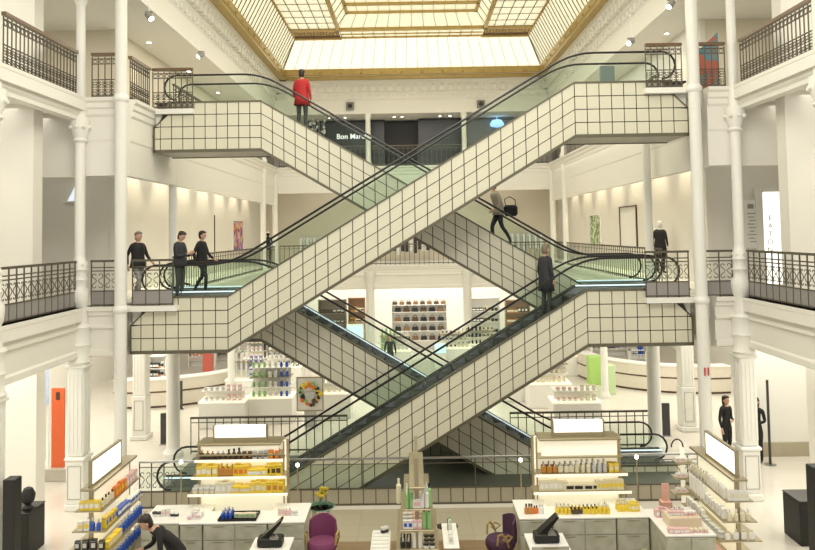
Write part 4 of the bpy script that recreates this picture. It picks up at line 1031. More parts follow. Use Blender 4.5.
# ================================================================== GROUND FLOOR SIDES
for sgn, sd in ((-1, 'left'), (1, 'right')):
    a, b = (7.28, 7.5) if sgn < 0 else (7.22, 7.5)
    t = thing('advertising_totem', 'tall black totem slab at the %s picture edge' % sd, 'totem', (sgn*(a+b)/2, 13.4, 0))
    MB().bbox(sgn*a, sgn*b, 13.3, 13.55, .04, 1.86, .01).build('slab', BLACK, t); MB().box(sgn*a-.04*0, sgn*b, 13.28, 13.57, 0, .04).build('foot', STEEL, t)
    a, b = (7.58, 8.15) if sgn < 0 else (7.50, 8.1)
    t = thing('black_cabinet', 'low black box cabinet behind the %s edge totem' % sd, 'cabinet', (sgn*(a+b)/2, 14.7, 0))
    MB().bbox(sgn*a, sgn*b, 14.35, 15.0, .0, .84, .015).build('body', BLACK, t); MB().bbox(sgn*a-.01*sgn, sgn*b, 14.34, 15.01, .84, .87, .01).build('top', BLACKG, t)
t = thing('sculpture', 'dark rounded sculpture head on the left black cabinet', 'sculpture', (-7.75, 14.6, .87))
MB().lathe([(.1, .87), (.1, .9), (.05, .95), (.12, 1.02), (.14, 1.15), (.08, 1.27), (.01, 1.3)], -7.72, 14.6, 0, 12).build('head', BLACK, t, smooth=True)
MB().box(-7.84, -7.60, 14.5, 14.7, .87, .885).build('plate', BLACK, t)
o = at(58, 455, 18.9)
t = thing('banner_stand', 'orange vertical banner left of the fluted corner column', 'banner', (o.x, 18.9, 0)); hw = .17
MB().bbox(o.x-hw, o.x+hw, 18.88, 18.93, .32, at(58, 388, 18.9).z, .004).build('banner', ORANGE, t); MB().bbox(o.x-.28, o.x+.28, 18.75, 19.05, 0, .32, .01).build('base', pal((.62, .58, .50)), t)
MB().box(o.x-.05, o.x+.05, 18.872, 18.878, 2.05, 2.25).build('mark', BRN, t)
b0, b1 = at(40, 368, 19.9), at(49, 405, 19.9)
t = thing('poster', 'blue and white printed poster panel behind the left gallery', 'poster', (b0.x+.15, 19.9, 0))
MB().box(b0.x, b1.x, 19.88, 19.92, b1.z, b0.z).build('print', BLUEP, t); MB().box(b0.x-.02, b0.x+.02, 19.9, 19.94, 0, b0.z).build('post', WHITEP, t); MB().box(b1.x-.02, b1.x+.02, 19.9, 19.94, 0, b0.z).build('post', WHITEP, t)
for px, y0, y1, Y, w_, lb in ((164.5, 413, 443, 21.9, .22, 'dark totem between the two left ground-floor columns'), (180, 381, 408, 26.2, .17, 'dark totem beside the left curved counter'),
                              (664.5, 403, 435, 22.0, .27, 'dark totem behind the right white column')):
    q = at(px, y0, Y); m = MB(); m.bbox(q.x-w_/2, q.x+w_/2, Y-.05, Y+.05, .03, q.z, .01); t = thing('totem', lb, 'totem', (q.x, Y, 0)); m.build('slab', pal((.05, .05, .045)), t); MB().box(q.x-w_/2-.03, q.x+w_/2+.03, Y-.1, Y+.1, 0, .03).build('foot', STEEL, t)
def pole(px, py, Y, lb):
    q = at(px, py, Y); t = thing('slim_pole', lb, 'pole', (q.x, Y, 0)); MB().cyl(q.x, Y, .02, q.z, .035, 8).build('pole', pal((.05, .05, .045)), t); MB().lathe([(.15, 0), (.15, .02)], q.x, Y, 0, 12).build('foot', STEEL, t)
pole(767, 380, 19.2, 'slim dark pole before white wall at right'); pole(658.5, 374, 22.3, 'slim dark pole above the right totem'); 
# curved reception counters
def curved(label, cx, cy, R, a0, a1, h, sgn):
    t = thing('curved_counter', label, 'counter', (cx, cy, 0)); n = 20
    def arc(r, z): return [(cx+r*math.cos(math.radians(a0+(a1-a0)*i/n)), cy+r*math.sin(math.radians(a0+(a1-a0)*i/n)), z) for i in range(n+1)]
    def shell(r0, r1, z0, z1, nm, mm):
        m = MB(); A_, B_2, C_2, D_ = arc(r0, z0), arc(r1, z0), arc(r1, z1), arc(r0, z1)
        m.rings([[A_[i], B_2[i], C_2[i], D_[i]] for i in range(n+1)]); m.build(nm, mm, t)
    shell(R-.12, R, .08, h, 'front_panel', pal((.80, .74, .62))); shell(R-.5, R+.03, h, h+.04, 'worktop', WHITEP); shell(R-.1, R-.03, 0, .08, 'plinth', BRN)
    shell(R, R+.015, h*.55, h*.55+.05, 'wood_strip', BRN)
curved('long curved cream counter with brown strip at left', -10.2, 30.5, 4.1, -100, -5, 1.0, -1)
curved('long curved cream counter with brown strip at right', 11.2, 31.5, 4.2, 185, 280, 1.0, 1)
# green panels
for (x0_, y0_, x1_, y1_, Y, lb) in ((589, 357, 603, 381, 29.2, 'lime green panel nearest the far side, right of the escalators'), (605, 366, 616, 389, 27.5, 'pale green box panel beside the right curved counter')):
    a_, b_ = at(x0_, y0_, Y), at(x1_, y1_, Y); m = MB(); m.bbox(a_.x, b_.x, Y, Y+.5, 0, a_.z, .01)
    tag(m.build('display_block', GREEN if x0_ < 600 else pal((.62, .78, .45))), lb, 'display block')
OUT[0] = 1
# product islands
def island(label, x, y, w_, d_, tiers, sp, nm, per=7):
    t = thing('product_island', label, 'display table', (x, y, 0))
    MB().bbox(x-w_/2, x+w_/2, y-d_/2, y+d_/2, 0, .82, .02).build('plinth', WHITEP, t)
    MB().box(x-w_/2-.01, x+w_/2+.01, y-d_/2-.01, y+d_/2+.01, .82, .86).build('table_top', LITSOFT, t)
    MB().bbox(x-w_/2+.1, x+w_/2-.1, y+.02, y+.06, .86, .86+.34*tiers, .005).build('back_panel', WHITEP, t)
    for k in range(tiers):
        z = .86+.32*(k+1); m = MB(); m.bbox(x-w_/2+.06, x+w_/2-.06, y-d_/2+.12, y+d_/2-.12, z-.02, z, .004); m.build('shelf', BRONZE if k % 2 else WHITEP, t)
    for k in range(tiers+1):
        z = .86+.32*k; row((x-w_/2+.1, y-d_/2+.2, z), (x+w_/2-.1, y-d_/2+.2, z), per, sp, 'on tier %s, %s' % (('one', 'two', 'three', 'four')[k], nm), 0, 1.7)
    return t
isl = [(262, 372, 32.0, 'distant pale island under the rear escalator at left', [(C_, WHT, PNK, 'white'), (T_, BKK, WHT, 'black')], 2),
       (225, 415, 24.0, 'low white island beside the left round column', [(J_, WHT, SIL, 'white'), (C_, PNK, WHT, 'pink')], 1),
       (562, 372, 31.5, 'distant pale island left of the lime green panel', [(C_, WHT, AMB, 'white'), (F_, CRM, BKK, 'cream')], 2),
       (352, 385, 29.0, 'distant island just right of the flower wreath', [(C_, CRM, BKK, 'cream'), (T_, WHT, GRN, 'white')], 2),
       (520, 405, 27.0, 'tall cream island left of the right display sign', [(C_, CRM, SIL, 'cream'), (B_, AMB, WHT, 'amber')], 3),
       (248, 398, 27.5, 'white tiered island in front of left curved counter', [(T_, WHT, GRN, 'white'), (C_, BLU, WHT, 'blue')], 2),
       (272, 412, 24.5, 'white tiered island left of the framed flower panel', [(B_, GRN, WHT, 'green'), (C_, WHT, SIL, 'white'), (B_, BLU, WHT, 'blue')], 3),
       (285, 385, 30.0, 'small far island above the flower panel', [(F_, WHT, BKK, 'white'), (C_, BKK, WHT, 'black')], 2),
       (548, 400, 26.0, 'white island of cream packs right of the lower escalator', [(C_, CRM, WHT, 'cream'), (F_, CRM, AMB, 'cream')], 3),
       (575, 425, 23.2, 'low island behind the right railing', [(J_, WHT, PNK, 'white'), (C_, CRM, WHT, 'cream')], 1),
       (532, 388, 30.0, 'far island behind cream packs at right', [(B_, WHT, SIL, 'white'), (C_, AMB, WHT, 'tan')], 2),
       (330, 405, 25.0, 'pale island right of the flower panel', [(C_, WHT, CRM, 'white'), (T_, WHT, SIL, 'white')], 1),
       (395, 362, 33.5, 'far pale island between crossing escalators', [(T_, GRN, WHT, 'green'), (C_, WHT, SIL, 'white')], 2),
       (455, 358, 34.0, 'far pale island right of the handbag shelves', [(C_, WHT, BKK, 'white'), (B_, CRM, BKK, 'cream')], 2),
       (345, 355, 34.0, 'far pale island left of the handbag shelves', [(C_, WHT, BLU, 'white'), (B_, SIL, BKK, 'silver')], 2),
       (480, 350, 35.0, 'far white counter island nearest the right pillar', [(B_, BKK, SIL, 'black'), (C_, CRM, BKK, 'cream')], 2)]
for i, (px, py, Y, lb, sp, ti) in enumerate(isl):
    island(lb, at(px, py, Y).x, Y, 1.5, .9, ti, sp, lb.replace('the ', ''))
# framed flower-wreath panel
Y = 23.6; a_, b_ = at(297, 378, Y), at(323, 410, Y)
t = thing('wreath_display', 'white framed panel with a colourful wreath beside the islands', 'panel', ((a_.x+b_.x)/2, Y, 0))
MB().bbox(a_.x, b_.x, Y, Y+.05, b_.z, a_.z, .01).build('panel', WHITEP, t); MB().box((a_.x+b_.x)/2-.2, (a_.x+b_.x)/2+.2, Y+.05, Y+.1, 0, a_.z).build('support', SIL, t)
m = MB(); m.box(a_.x-.02, a_.x+.01, Y-.02, Y+.06, b_.z, a_.z); m.box(b_.x-.01, b_.x+.02, Y-.02, Y+.06, b_.z, a_.z); m.box(a_.x-.02, b_.x+.02, Y-.02, Y+.06, a_.z, a_.z+.03); m.box(a_.x-.02, b_.x+.02, Y-.02, Y+.06, b_.z-.03, b_.z); m.build('frame', BRONZE, t)
cx_, cz_ = (a_.x+b_.x)/2, (a_.z+b_.z)/2
for k in range(30):
    an = 2*PI*k/30; q = MB(); r = random.uniform(.24, .36); b_s = random.uniform(.05, .09); q.lathe([(.001, 0), (b_s, .01), (b_s*.8, .04), (.001, .05)], 0, 0, 0, 7)
    q.xform(Matrix.Translation((cx_+r*math.cos(an), Y-.03, cz_+r*math.sin(an))) @ Matrix.Rotation(PI/2, 4, 'X')); q.build('blossom', (YEL, BKK, GRN, ORA, YEL, BKK, GRN, ORA, BRN, BKK)[int(k/3+random.random()*2) % 10], t)
m = MB(); m.prism([(cx_-.12, cz_-.38), (cx_+.12, cz_-.38), (cx_+.16, cz_+.08), (cx_-.16, cz_+.08)], Y-.05, Y-.01); m.build('vase_relief', SIL, t)
# far handbag shelf wall
Y = 38.5; a_, b_ = at(391, 300, Y), at(448, 350, Y)
t = thing('handbag_shelf', 'white wall shelving with handbags at the far end', 'shelf', ((a_.x+b_.x)/2, Y, 0)); W0, W1 = a_.x, b_.x
MB().box(W0, W1, Y+.35, Y+.4, 0, a_.z).build('back_panel', WHITEP, t)
for s_ in (W0, W1-.05): MB().box(s_, s_+.05, Y, Y+.35, 0, a_.z).build('side_panel', WHITEP, t)
for z in (.5, 1.0, 1.5, 2.0): MB().box(W0+.05, W1-.05, Y, Y+.35, z-.03, z).build('shelf', WHITEP, t)
for z, wd in ((.5, 'lowest'), (1.0, 'second'), (1.5, 'third'), (2.0, 'top')):
    for k in range(6):
        bd = (BKK, BRN, BKK, TAN, BKK, BRN)[(k+int(z*2)) % 6]; cw = {BKK.name: 'black', BRN.name: 'dark brown', TAN.name: 'tan'}[bd.name]
        put('handbag', bd, BKK, (W0+.35+k*(W1-W0-.7)/5, Y+.15, z), '%s handbag on the %s far shelf' % (cw, wd), '%s handbags on the %s far shelf' % (cw, wd), 0, 1.05)
for k in range(8): 
    put('handbag', TAN if k % 2 else BRN, BRN, (W0+.2+k*(W1-W0-.4)/7, Y+.2, a_.z-.28), '%s bag on top of the far handbag shelving' % ('tan' if k % 2 else 'brown'), '%s bags on top of far shelving' % ('tan' if k % 2 else 'brown'), 0, .8)
MB().box(W0, W1, Y, Y+.35, a_.z-.31, a_.z-.28).build('upper_shelf', WHITEP, t)
# other far fittings
def wallunit(px0, px1, py, Y, label, cols, nm, rows=4, n=6, frame=WHITEP):
    a_, b_ = at(px0, py, Y), at(px1, py, Y); t = thing('wall_shelf', label, 'shelf', ((a_.x+b_.x)/2, Y, 0)); h = a_.z
    MB().box(a_.x, b_.x, Y+.3, Y+.35, 0, h).build('back_panel', frame, t)
    for s_ in (a_.x, b_.x-.04): MB().box(s_, s_+.04, Y, Y+.3, 0, h).build('side_panel', frame, t)
    MB().box(a_.x, b_.x, Y, Y+.3, h-.04, h).build('top_panel', frame, t)
    for k in range(rows):
        z = .35+(h-.5)*k/rows; MB().box(a_.x+.04, b_.x-.04, Y, Y+.3, z-.03, z).build('shelf', frame, t)
        row((a_.x+.1, Y+.12, z), (b_.x-.1, Y+.12, z), n, cols, 'on board %s of %s' % (('one', 'two', 'three', 'four')[k], nm), 0, 2.3)
wallunit(318, 346, 300, 38.2, 'dark crowded wall shelf at far left of pillars', [(W_, BKK, BRN, 'black'), (J_, BRN, SIL, 'dark')], 'far left dark wall shelf', frame=pal((.25, .2, .16)))
wallunit(348, 365, 298, 38.4, 'brown wall shelf left of the left pillar', [(C_, AMB, BRN, 'tan'), (W_, CRM, BRN, 'cream')], 'brown wall shelf', frame=pal((.35, .2, .11)))
wallunit(470, 500, 298, 38.2, 'crowded wall shelf right of the right pillar', [(W_, BKK, WHT, 'black'), (C_, CRM, BRN, 'cream'), (J_, BRN, BKK, 'brown')], 'far right crowded wall shelf', n=7)
wallunit(505, 530, 300, 38.2, 'brown-backed wall shelf far right', [(W_, AMB, WHT, 'tan'), (C_, BRN, WHT, 'brown')], 'brown-backed wall shelf', frame=pal((.45, .3, .2)))
wallunit(188, 214, 352, 34.5, 'wall shelf with red packs above left curved counter', [(C_, ORA, WHT, 'red'), (C_, WHT, BKK, 'white')], 'red pack wall shelf')
wallunit(216, 242, 352, 36.0, 'wall shelf with black and white goods at left', [(C_, BKK, WHT, 'black'), (C_, PNK, WHT, 'pink'), (T_, WHT, BKK, 'white')], 'black and white goods wall shelf')
wallunit(592, 628, 345, 35.5, 'pale wall shelf above the green panel', [(T_, WHT, SIL, 'white'), (C_, BKK, WHT, 'black'), (C_, WHT, BLU, 'white')], 'pale wall shelf above green')
wallunit(630, 646, 350, 33.0, 'narrow pale wall shelf behind right curved counter', [(C_, WHT, BKK, 'white'), (T_, BLU, WHT, 'blue')], 'narrow pale wall shelf', n=4)
wallunit(148, 166, 356, 27.2, 'white wall shelf with black silhouettes behind the left columns', [(W_, BKK, WHT, 'black'), (J_, ORA, BKK, 'red'), (C_, WHT, BKK, 'white')], 'silhouette wall shelf', n=4)
# red display blocks
for px, py, Y, w_, lb in ((238, 362, 30.5, .55, 'red and pink display block at end of left curved counter'), (207, 354, 32.5, .4, 'red display block behind the left curved counter')):
    q = at(px, py, Y); m = MB(); m.bbox(q.x-w_/2, q.x+w_/2, Y, Y+.4, 0, q.z, .01); tag(m.build('display_block', pal((.70, .16, .12))), lb, 'display block')
SCR = mat('lit pale blue screen', (.5, .7, .75), .3, emit=(.55, .85, .9), estr=.9)
for px0, px1, y0_, y1_, Y, lb in ((347, 363, 326, 346, 31.5, 'large pale turquoise screen panel near the far left pillar'), (435, 446, 344, 353, 33.0, 'small pale blue screen right of crossing')):
    a_, b_ = at(px0, y0_, Y), at(px1, y1_, Y); t = thing('screen', lb, 'screen', ((a_.x+b_.x)/2, Y, 0))
    MB().box(a_.x, b_.x, Y, Y+.04, b_.z, a_.z).build('display', SCR, t); MB().bbox(a_.x-.03, b_.x+.03, Y+.04, Y+.5, 0, a_.z+.03, .01).build('housing', WHITEP, t)

# ================================================================== FIRST FLOOR FITTINGS
def poster(nm, label, px0, py0, px1, py1, Y, m, fr=WHITEP, side=False):
    a_, b_ = at(px0, py0, Y), at(px1, py1, Y); t = thing(nm, label, 'picture', ((a_.x+b_.x)/2, Y, b_.z))
    MB().box(a_.x, b_.x, Y-.03, Y, b_.z, a_.z).build('print', m, t)
    q = MB(); e = .04
    q.box(a_.x-e, a_.x, Y-.04, Y, b_.z-e, a_.z+e); q.box(b_.x, b_.x+e, Y-.04, Y, b_.z-e, a_.z+e); q.box(a_.x, b_.x, Y-.04, Y, a_.z, a_.z+e); q.box(a_.x, b_.x, Y-.04, Y, b_.z-e, b_.z); q.build('frame', fr, t)
def artmat(name, cs, sc_):
    m = bpy.data.materials.new(name); m.use_nodes = True; nt = m.node_tree; b = nt.nodes['Principled BSDF']
    tc = nt.nodes.new('ShaderNodeTexCoord'); v = nt.nodes.new('ShaderNodeTexVoronoi'); v.inputs['Scale'].default_value = sc_; r = nt.nodes.new('ShaderNodeValToRGB')
    nt.links.new(tc.outputs['Object'], v.inputs['Vector']); s = nt.nodes.new('ShaderNodeSeparateColor'); nt.links.new(v.outputs['Color'], s.inputs[0]); nt.links.new(s.outputs[0], r.inputs[0]); nt.links.new(r.outputs[0], b.inputs['Base Color'])
    r.color_ramp.interpolation = 'CONSTANT'
    while len(r.color_ramp.elements) < len(cs): r.color_ramp.elements.new(.5)
    for i, c in enumerate(cs): r.color_ramp.elements[i].position = i/len(cs); r.color_ramp.elements[i].color = (*c, 1)
    MATS[name] = m; return m
wx = 8.45
def sideposter(nm, label, sgn, y0, y1, z0, z1, m, fr):
    x = sgn*wx; t = thing(nm, label, 'picture', (x, (y0+y1)/2, z0)); MB().box(x-sgn*.03, x, y0, y1, z0, z1).build('print', m, t)
    q = MB(); e = .05; q.box(x-sgn*.05, x, y0-e, y0, z0-e, z1+e); q.box(x-sgn*.05, x, y1, y1+e, z0-e, z1+e); q.box(x-sgn*.05, x, y0, y1, z1, z1+e); q.box(x-sgn*.05, x, y0, y1, z0-e, z0); q.build('frame', fr, t)
def ywall(px, sgn): return 720*wx/abs(px-410)
sideposter('poster', 'colourful abstract poster on the left first-floor wall', -1, ywall(232, -1), ywall(242, -1), L1+.85, L1+2.3, artmat('colourful poster print', ((.6, .1, .05), (.1, .08, .3), (.75, .5, .2), (.25, .45, .3), (.7, .3, .5)), 5), WHITEP)
sideposter('poster', 'green leafy poster on the right first-floor wall', 1, ywall(600, 1), ywall(590, 1), L1+.95, L1+2.25, artmat('leaf print', ((.12, .2, .08), (.5, .6, .35), (.75, .8, .62), (.2, .3, .12)), 9), WHITEP)
x = wx; t = thing('wall_panel', 'white framed wall panel right of the leafy poster', 'panel', (x, 26.5, L1)); ya_, yb_ = ywall(636, 1), ywall(620, 1)
MB().box(x-.02, x, ya_, yb_, L1+.9, L1+2.45).build('panel', WHITEP, t); q = MB(); q.box(x-.05, x, ya_-.08, ya_, L1+.9, L1+2.5); q.box(x-.05, x, yb_, yb_+.06, L1+.9, L1+2.5); q.box(x-.05, x, ya_, yb_, L1+2.45, L1+2.5); q.build('frame', BRN, t)
pq = at(214.5, 215, 25.6); t = thing('slim_pole', 'thin dark pole behind the group on left landing', 'pole', (pq.x, 25.6, L1)); MB().cyl(pq.x, 25.6, L1+.02, pq.z, .02, 8).build('pole', BLACK, t); MB().lathe([(.12, L1), (.12, L1+.02)], pq.x, 25.6, 0, 12).build('foot', STEEL, t)
# clothes racks far first floor
def rack(px0, px1, Y, z, cols, label, n, nm):
    a_, b_ = at(px0, 240, Y), at(px1, 240, Y); t = thing('clothes_rack', label, 'clothes rack', ((a_.x+b_.x)/2, Y, z))
    MB().tube([(a_.x, Y, z), (a_.x, Y, z+1.5), (b_.x, Y, z+1.5), (b_.x, Y, z)], .02, 6).build('frame', STEEL, t)
    for k in range(n):
        x = a_.x+(b_.x-a_.x)*(k+.5)/n; m = MB(); w2 = (b_.x-a_.x)/n*.42; h = random.uniform(.75, 1.05)
        m.rings([[(x-w2*.8, Y-.22, z+1.45-h), (x+w2*.8, Y-.22, z+1.45-h), (x+w2, Y+.22, z+1.45-h), (x-w2, Y+.22, z+1.45-h)], [(x-w2, Y-.2, z+1.3), (x+w2, Y-.2, z+1.3), (x+w2, Y+.2, z+1.3), (x-w2, Y+.2, z+1.3)], [(x-.02, Y-.03, z+1.45), (x+.02, Y-.03, z+1.45), (x+.02, Y+.03, z+1.45), (x-.02, Y+.03, z+1.45)]])
        m.tube([(x, Y, z+1.44), (x, Y, z+1.5), (x, Y+.03, z+1.53)], .006, 4)
        cc, cw = cols[k % len(cols)]; o = m.build('garment', cc); tag(o, '%s garment hanging on %s' % (cw, nm), 'garment', '%s garments on %s' % (cw, nm))
rack(300, 345, 38.5, L1, [(WHT, 'white'), (pal((.62, .64, .60)), 'pale grey')], 'rack of white clothes far left on first floor', 14, 'the far left white rack')
rack(350, 385, 38.2, L1, [(WHT, 'white'), (pal((.55, .62, .55)), 'pale green')], 'rack of pale clothes left of the crossing', 10, 'the far pale rack')
rack(392, 430, 38.6, L1, [(BKK, 'black'), (WHT, 'white'), (BKK, 'black')], 'rack of black clothes seen beneath the crossing', 9, 'the far black rack')
rack(508, 542, 38.4, L1, [(pal((.50, .50, .48)), 'grey'), (WHT, 'white')], 'rack of grey and white clothes at far right', 12, 'the far right rack')
mp = Vector((at(268, 240, 37).x, 37, L1)); person('mannequin', 'black-clad mannequin far back left of clothes racks', mp, 0, BLK, BLK, WHITEP, {}, 1.0, skin=BLK)
# right first-floor shop entrance behind the corner column
t = thing('shop_sign_panel', 'white panel with column of black letters at first-floor right', 'sign', (9.7, 20.5, L1))
a_, b_ = at(762, 192, 20.45), at(787, 262, 20.45)
MB().box(a_.x, b_.x, 20.45, 20.55, L1, a_.z).build('panel', LITWHITE, t)
for k, ch in enumerate('EATON'): 
    q = at(770.5, 218+k*8, 20.42); textmesh('letter', ch, .2, pal((.25, .25, .24)), (q.x, 20.43, q.z), t)
q = MB(); q.box(a_.x-.2, a_.x, 20.43, 20.55, L1, a_.z+.1); q.box(a_.x, b_.x, 20.4, 20.55, a_.z, a_.z+.1); q.build('frame', IRONWHITE, t)
t = thing('notice_panel', 'white notice with small grey lines left of lettered panel', 'sign', (9.3, 20.5, L1+1)); a_, b_ = at(743, 200, 20.5), at(758, 248, 20.5)
MB().box(a_.x, b_.x, 20.46, 20.5, b_.z, a_.z).build('board', WHITEP, t); q = MB(); q.box(a_.x+.1, b_.x-.1, 20.45, 20.46, a_.z-.25, a_.z-.12)
for k in range(9): q.box(a_.x+.08+.03*(k % 3), b_.x-.06-.04*(k % 2), 20.452, 20.46, a_.z-.4-.1*k, a_.z-.375-.1*k)
q.build('print_lines', pal((.35, .34, .32)), t)
# left first-floor: small blue-white lit panel
t = thing('light_panel', 'pale blue lit panel on wall left of the corner column', 'lamp', (at(71, 193, 20.5).x, 20.5, at(71, 200, 20.5).z)); a_, b_ = at(64, 184, 20.5), at(78, 201, 20.5)
MB().prism([(a_.x+.1, b_.z), (b_.x, b_.z), (b_.x, a_.z), (a_.x+.35, a_.z)], 20.5, 20.597).build('panel', mat('pale blue lit panel', (.8, .85, .95), .4, emit=(.8, .88, 1), estr=.9), t)
MB().prism([(a_.x-.05, b_.z-.04), (b_.x+.05, b_.z-.04), (b_.x+.05, b_.z), (a_.x-.05, b_.z)], 20.5, 20.597).build('sill', WHITEP, t)

# ================================================================== TOP FLOOR FITTINGS
Y = 38.0; t = thing('boutique', 'black shop front with white lettering at the top floor far end', 'shop front', (0, Y, L2))
def pan(px0, px1, py0, mm, nm, yy=Y):
    a_, b_ = at(px0, py0, yy), at(px1, py0, yy); MB().box(a_.x, b_.x, yy, yy+.15, L2, min(a_.z, ZT-.04)).build(nm, mm, t)
NET = mat('dark speckled panel', (.05, .05, .05), .3, scale=25, col2=(.30, .30, .29))
pan(308, 384, 116, BLACKG, 'black_panel'); pan(384, 418, 121, BLACK, 'black_opening', Y+.4); pan(418, 466, 115, BLACKG, 'gloss_panel', Y-.2); pan(466, 525, 118, NET, 'speckled_panel')
a_ = at(352, 136.5, Y-.05); textmesh('lettering', 'Bon Marché', .38, mat('white lettering', (.9, .9, .9), .4, emit=(1, 1, 1), estr=.7), (at(354, 136.5, Y-.05).x, Y-.02, a_.z), t, bold=True)
for k, (px, py) in enumerate([(314+random.uniform(-4, 12), random.uniform(118, 140)) for _ in range(26)]):
    q = at(px, py, Y-.3); m = MB(); m.ball(q, random.uniform(.05, .11), 6); m.cyl(q.x, q.y, q.z, ZT-.02, .004, 3); tag(m.build('hanging_ornament', pal((.75, .75, .72), .2)), 'silvery ball ornament hanging left of shop lettering', 'ornament', 'silvery ornaments by the shop lettering')
q = at(497, 124, Y-.2); m = MB(); m.lathe([(.02, .25), (.25, .2), (.38, 0), (.34, -.12), (.05, -.18)], q.x, q.y, q.z, 14); m.cyl(q.x, q.y, q.z+.25, ZT, .015, 6)
tag(m.build('pendant_lamp', mat('blue glowing shade', (.4, .65, 1), .3, emit=(.35, .62, 1), estr=1.6)), 'blue glowing pendant lamp right of the black shop', 'lamp')
for px, py in ((350, 106), (481, 104)):
    q = at(px, py, YF-.12); t = thing('speaker_box', 'small square grey speaker on the beam %s' % ('left' if px < 400 else 'right'), 'speaker', (q.x, YF-.1, q.z-.2))
    MB().bbox(q.x-.2, q.x+.2, YF-.16, YF, q.z-.2, q.z+.2, .02).build('housing', pal((.20, .19, .15)), t); w2 = MB(); w2.lathe([(.1, 0), (.12, .02)], 0, 0, 0, 12); w2.xform(Matrix.Translation((q.x, YF-.16, q.z)) @ Matrix.Rotation(PI/2, 4, 'X')); w2.build('cone', BLACK, t)
def spot(px, py, Y, aim, label, ceil=None):
    q = at(px, py, Y); zc = ceil or ZT; t = thing('ceiling_spotlight', label, 'spotlight', (q.x, q.y, q.z))
    MB().cyl(q.x, q.y, q.z, zc, .015, 6).build('stem', IRONWHITE, t)
    M_ = Matrix.Translation(q) @ Vector((0, 0, -1)).rotation_difference(Vector(aim).normalized()).to_matrix().to_4x4()
    m = MB(); m.lathe([(.05, .12), (.08, .08), (.085, -.10), (.075, -.11)], n=12); m.xform(M_); m.build('can', pal((.30, .29, .26)), t, smooth=True)
    m = MB(); m.lathe([(.07, -.112), (.06, -.125)], n=12); m.xform(M_); m.build('lens', BULB, t)
    for b_ in (0,): 
        m = MB(); m.box(q.x-.1, q.x+.1, q.y-.02, q.y+.02, q.z+.08, q.z+.12); m.build('bracket', pal((.30, .29, .26)), t)
spot(149, 16, 18.0, (.5, -.2, -.6), 'ceiling spotlight highest on the left above top-floor railing')
spot(201, 55, 22.0, (-.5, -.4, -.5), 'ceiling spotlight above the left end of upper handrails')
spot(671, 4, 18.0, (-.5, -.2, -.6), 'ceiling spotlight at top edge near the right white column')
spot(631, 42, 20.0, (-.6, -.4, -.4), 'ceiling spotlight above the right top landing')
BN0, BN1 = at(700, 84, 18.0), at(718, 40, 18.0)
t = thing('painted_panel', 'tall red and teal painted panel behind the right top railing', 'panel', ((BN0.x+BN1.x)/2, 18, L2))
MB().prism([(BN0.x-.1, L2), (BN1.x, L2), (BN1.x, BN1.z+.2), (BN0.x-.1, BN1.z-.35)], 18, 18.08).build('board', artmat('red and teal print', ((.12, .25, .27), (.45, .13, .09), (.18, .22, .22), (.10, .26, .33)), 3.3), t)
MB().box(BN0.x-.1, BN1.x, 18.08, 18.3, L2, L2+.04).build('foot', BLACK, t)
q0, q1 = at(600, 81, 19.9), at(614, 66, 19.9); t = thing('screen', 'small grey screen box on the right top landing', 'screen', ((q0.x+q1.x)/2, 19.9, L2)); 
MB().bbox(q0.x, q1.x, 19.85, 19.95, L2+.3, q1.z, .01).build('display', pal((.22, .26, .26)), t); MB().box((q0.x+q1.x)/2-.04, (q0.x+q1.x)/2+.04, 19.88, 19.93, L2+.0, L2+.3).build('stand', STEEL, t)
struct(MB().box(6.9, 3.4, 18.75, 20.5, L2-.2, L2).build('floor', CEIL)) if False else None
# ================================================================== DOWNLIGHTS
def downlight(x, y, z, label, e=25, real=True, col=(1, .85, .6)):
    t = thing('downlight', label, 'downlight', (x, y, z), 'recessed downlights '+label.split(' ', 1)[1])
    MB().lathe([(.09, -.012), (.10, 0)], x, y, z, 14).build('ring', IRONWHITE, t); MB().lathe([(.065, -.016), (.07, -.012)], x, y, z, 12).build('bulb', BULB, t)
    if real:
        l = bpy.data.lights.new('downlight_beam', 'SPOT'); l.energy = e; l.color = col; l.spot_size = math.radians(75); l.spot_blend = .6; l.shadow_soft_size = .05
        o = bpy.data.objects.new('downlight_beam', l); COL.objects.link(o); o.location = (x, y, z-.04)
for sgn, sd in ((-1, 'left'), (1, 'right')):
    for y in (21.8, 24.3, 26.8, 29.3, 31.8, 34.3, 36.8): downlight(sgn*8.1, y, L2-.325, 'recessed downlight washing the %s first-floor wall' % sd, 330)
    for y in (12.5, 15.0): downlight(sgn*9.2, y, L2-.325, 'recessed downlight over the %s first-floor front gallery' % sd, 60)
    for y in (12.5, 15.0): downlight(sgn*9.2, y, ZT-.005, 'recessed downlight over the %s top-floor front gallery' % sd, 60)
    for y in (22, 26, 30): downlight(sgn*8.0, y, ZT-.005, 'recessed downlight over the %s top-floor rear gallery' % sd, 60)
for px in (330, 345, 394, 402, 440, 450): downlight(at(px, 117, 37.2).x, 37.2, ZT-.005, 'recessed downlight before the black shop front', 40)
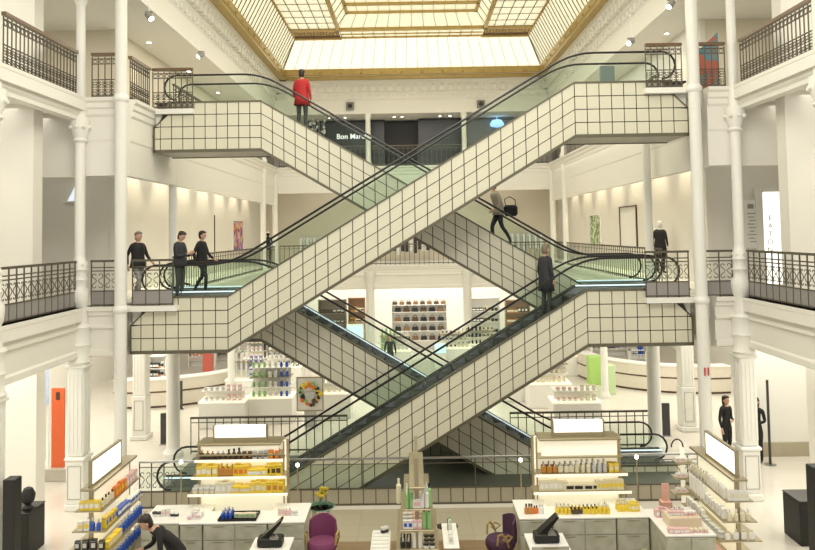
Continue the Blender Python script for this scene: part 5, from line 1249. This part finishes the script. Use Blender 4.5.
# ================================================================== LIGHTS, WORLD, CAMERA
def area(name, loc, sx, sy, e, col=(1, .96, .87), rot=(0, 0, 0)):
    l = bpy.data.lights.new(name, 'AREA'); l.shape = 'RECTANGLE'; l.size = sx; l.size_y = sy; l.energy = e; l.color = col
    o = bpy.data.objects.new(name, l); COL.objects.link(o); o.location = loc; o.rotation_euler = rot; return o
area('skylight_glow', (0, 20, 13.7), 10, 26, 1450)
for s_ in (-1, 1):
    area('ground_gallery_light', (s_*10, 20, 4.2), 4, 20, 950)
    area('first_gallery_light', (s_*10, 14, 9.15), 2.6, 10, 150); area('first_gallery_light', (s_*7.6, 28, 9.15), 1.2, 14, 90)
    area('top_gallery_light', (s_*10, 14, 12.2), 3, 10, 160); area('top_gallery_light', (s_*7.6, 28, 12.2), 1.2, 14, 60)
area('ground_rear_light', (0, 38.6, 4.2), 14, 4, 700); area('first_rear_light', (0, 38.5, 9.1), 12, 4, 170)
area('top_rear_light', (0, 39, 12.1), 12, 4, 60)
area('near_hall_fill', (0, 5.5, 13.6), 7.5, 3, 1000, rot=(math.radians(58), 0, 0))  # added unseen fill lamp that brightens the escalator fronts
area('ground_centre_light', (0, 27, 4.0), 8, 6, 260)
w = bpy.data.worlds.new('World'); bpy.context.scene.world = w; w.use_nodes = True
w.node_tree.nodes['Background'].inputs[0].default_value = (1, .97, .88, 1); w.node_tree.nodes['Background'].inputs[1].default_value = .8
cam = bpy.data.cameras.new('Camera'); co = bpy.data.objects.new('Camera', cam); COL.objects.link(co)
cam.sensor_width = 36; cam.sensor_fit = 'HORIZONTAL'; cam.lens = 36*FPX/815; cam.shift_y = (CY-275)/815.0; cam.shift_x = 0; cam.clip_end = 200
M = Matrix((( rt.x, up.x, -fwd.x, CAM.x), (rt.y, up.y, -fwd.y, CAM.y), (rt.z, up.z, -fwd.z, CAM.z), (0, 0, 0, 1)))
co.matrix_world = M
sc = bpy.context.scene; sc.camera = co
sc.view_settings.view_transform = 'Standard'; sc.view_settings.look = 'None'; sc.view_settings.gamma = 1
sc.view_settings.exposure = -0.36; sc.view_settings.use_curve_mapping = False
sc.cycles.transparent_max_bounces = 32
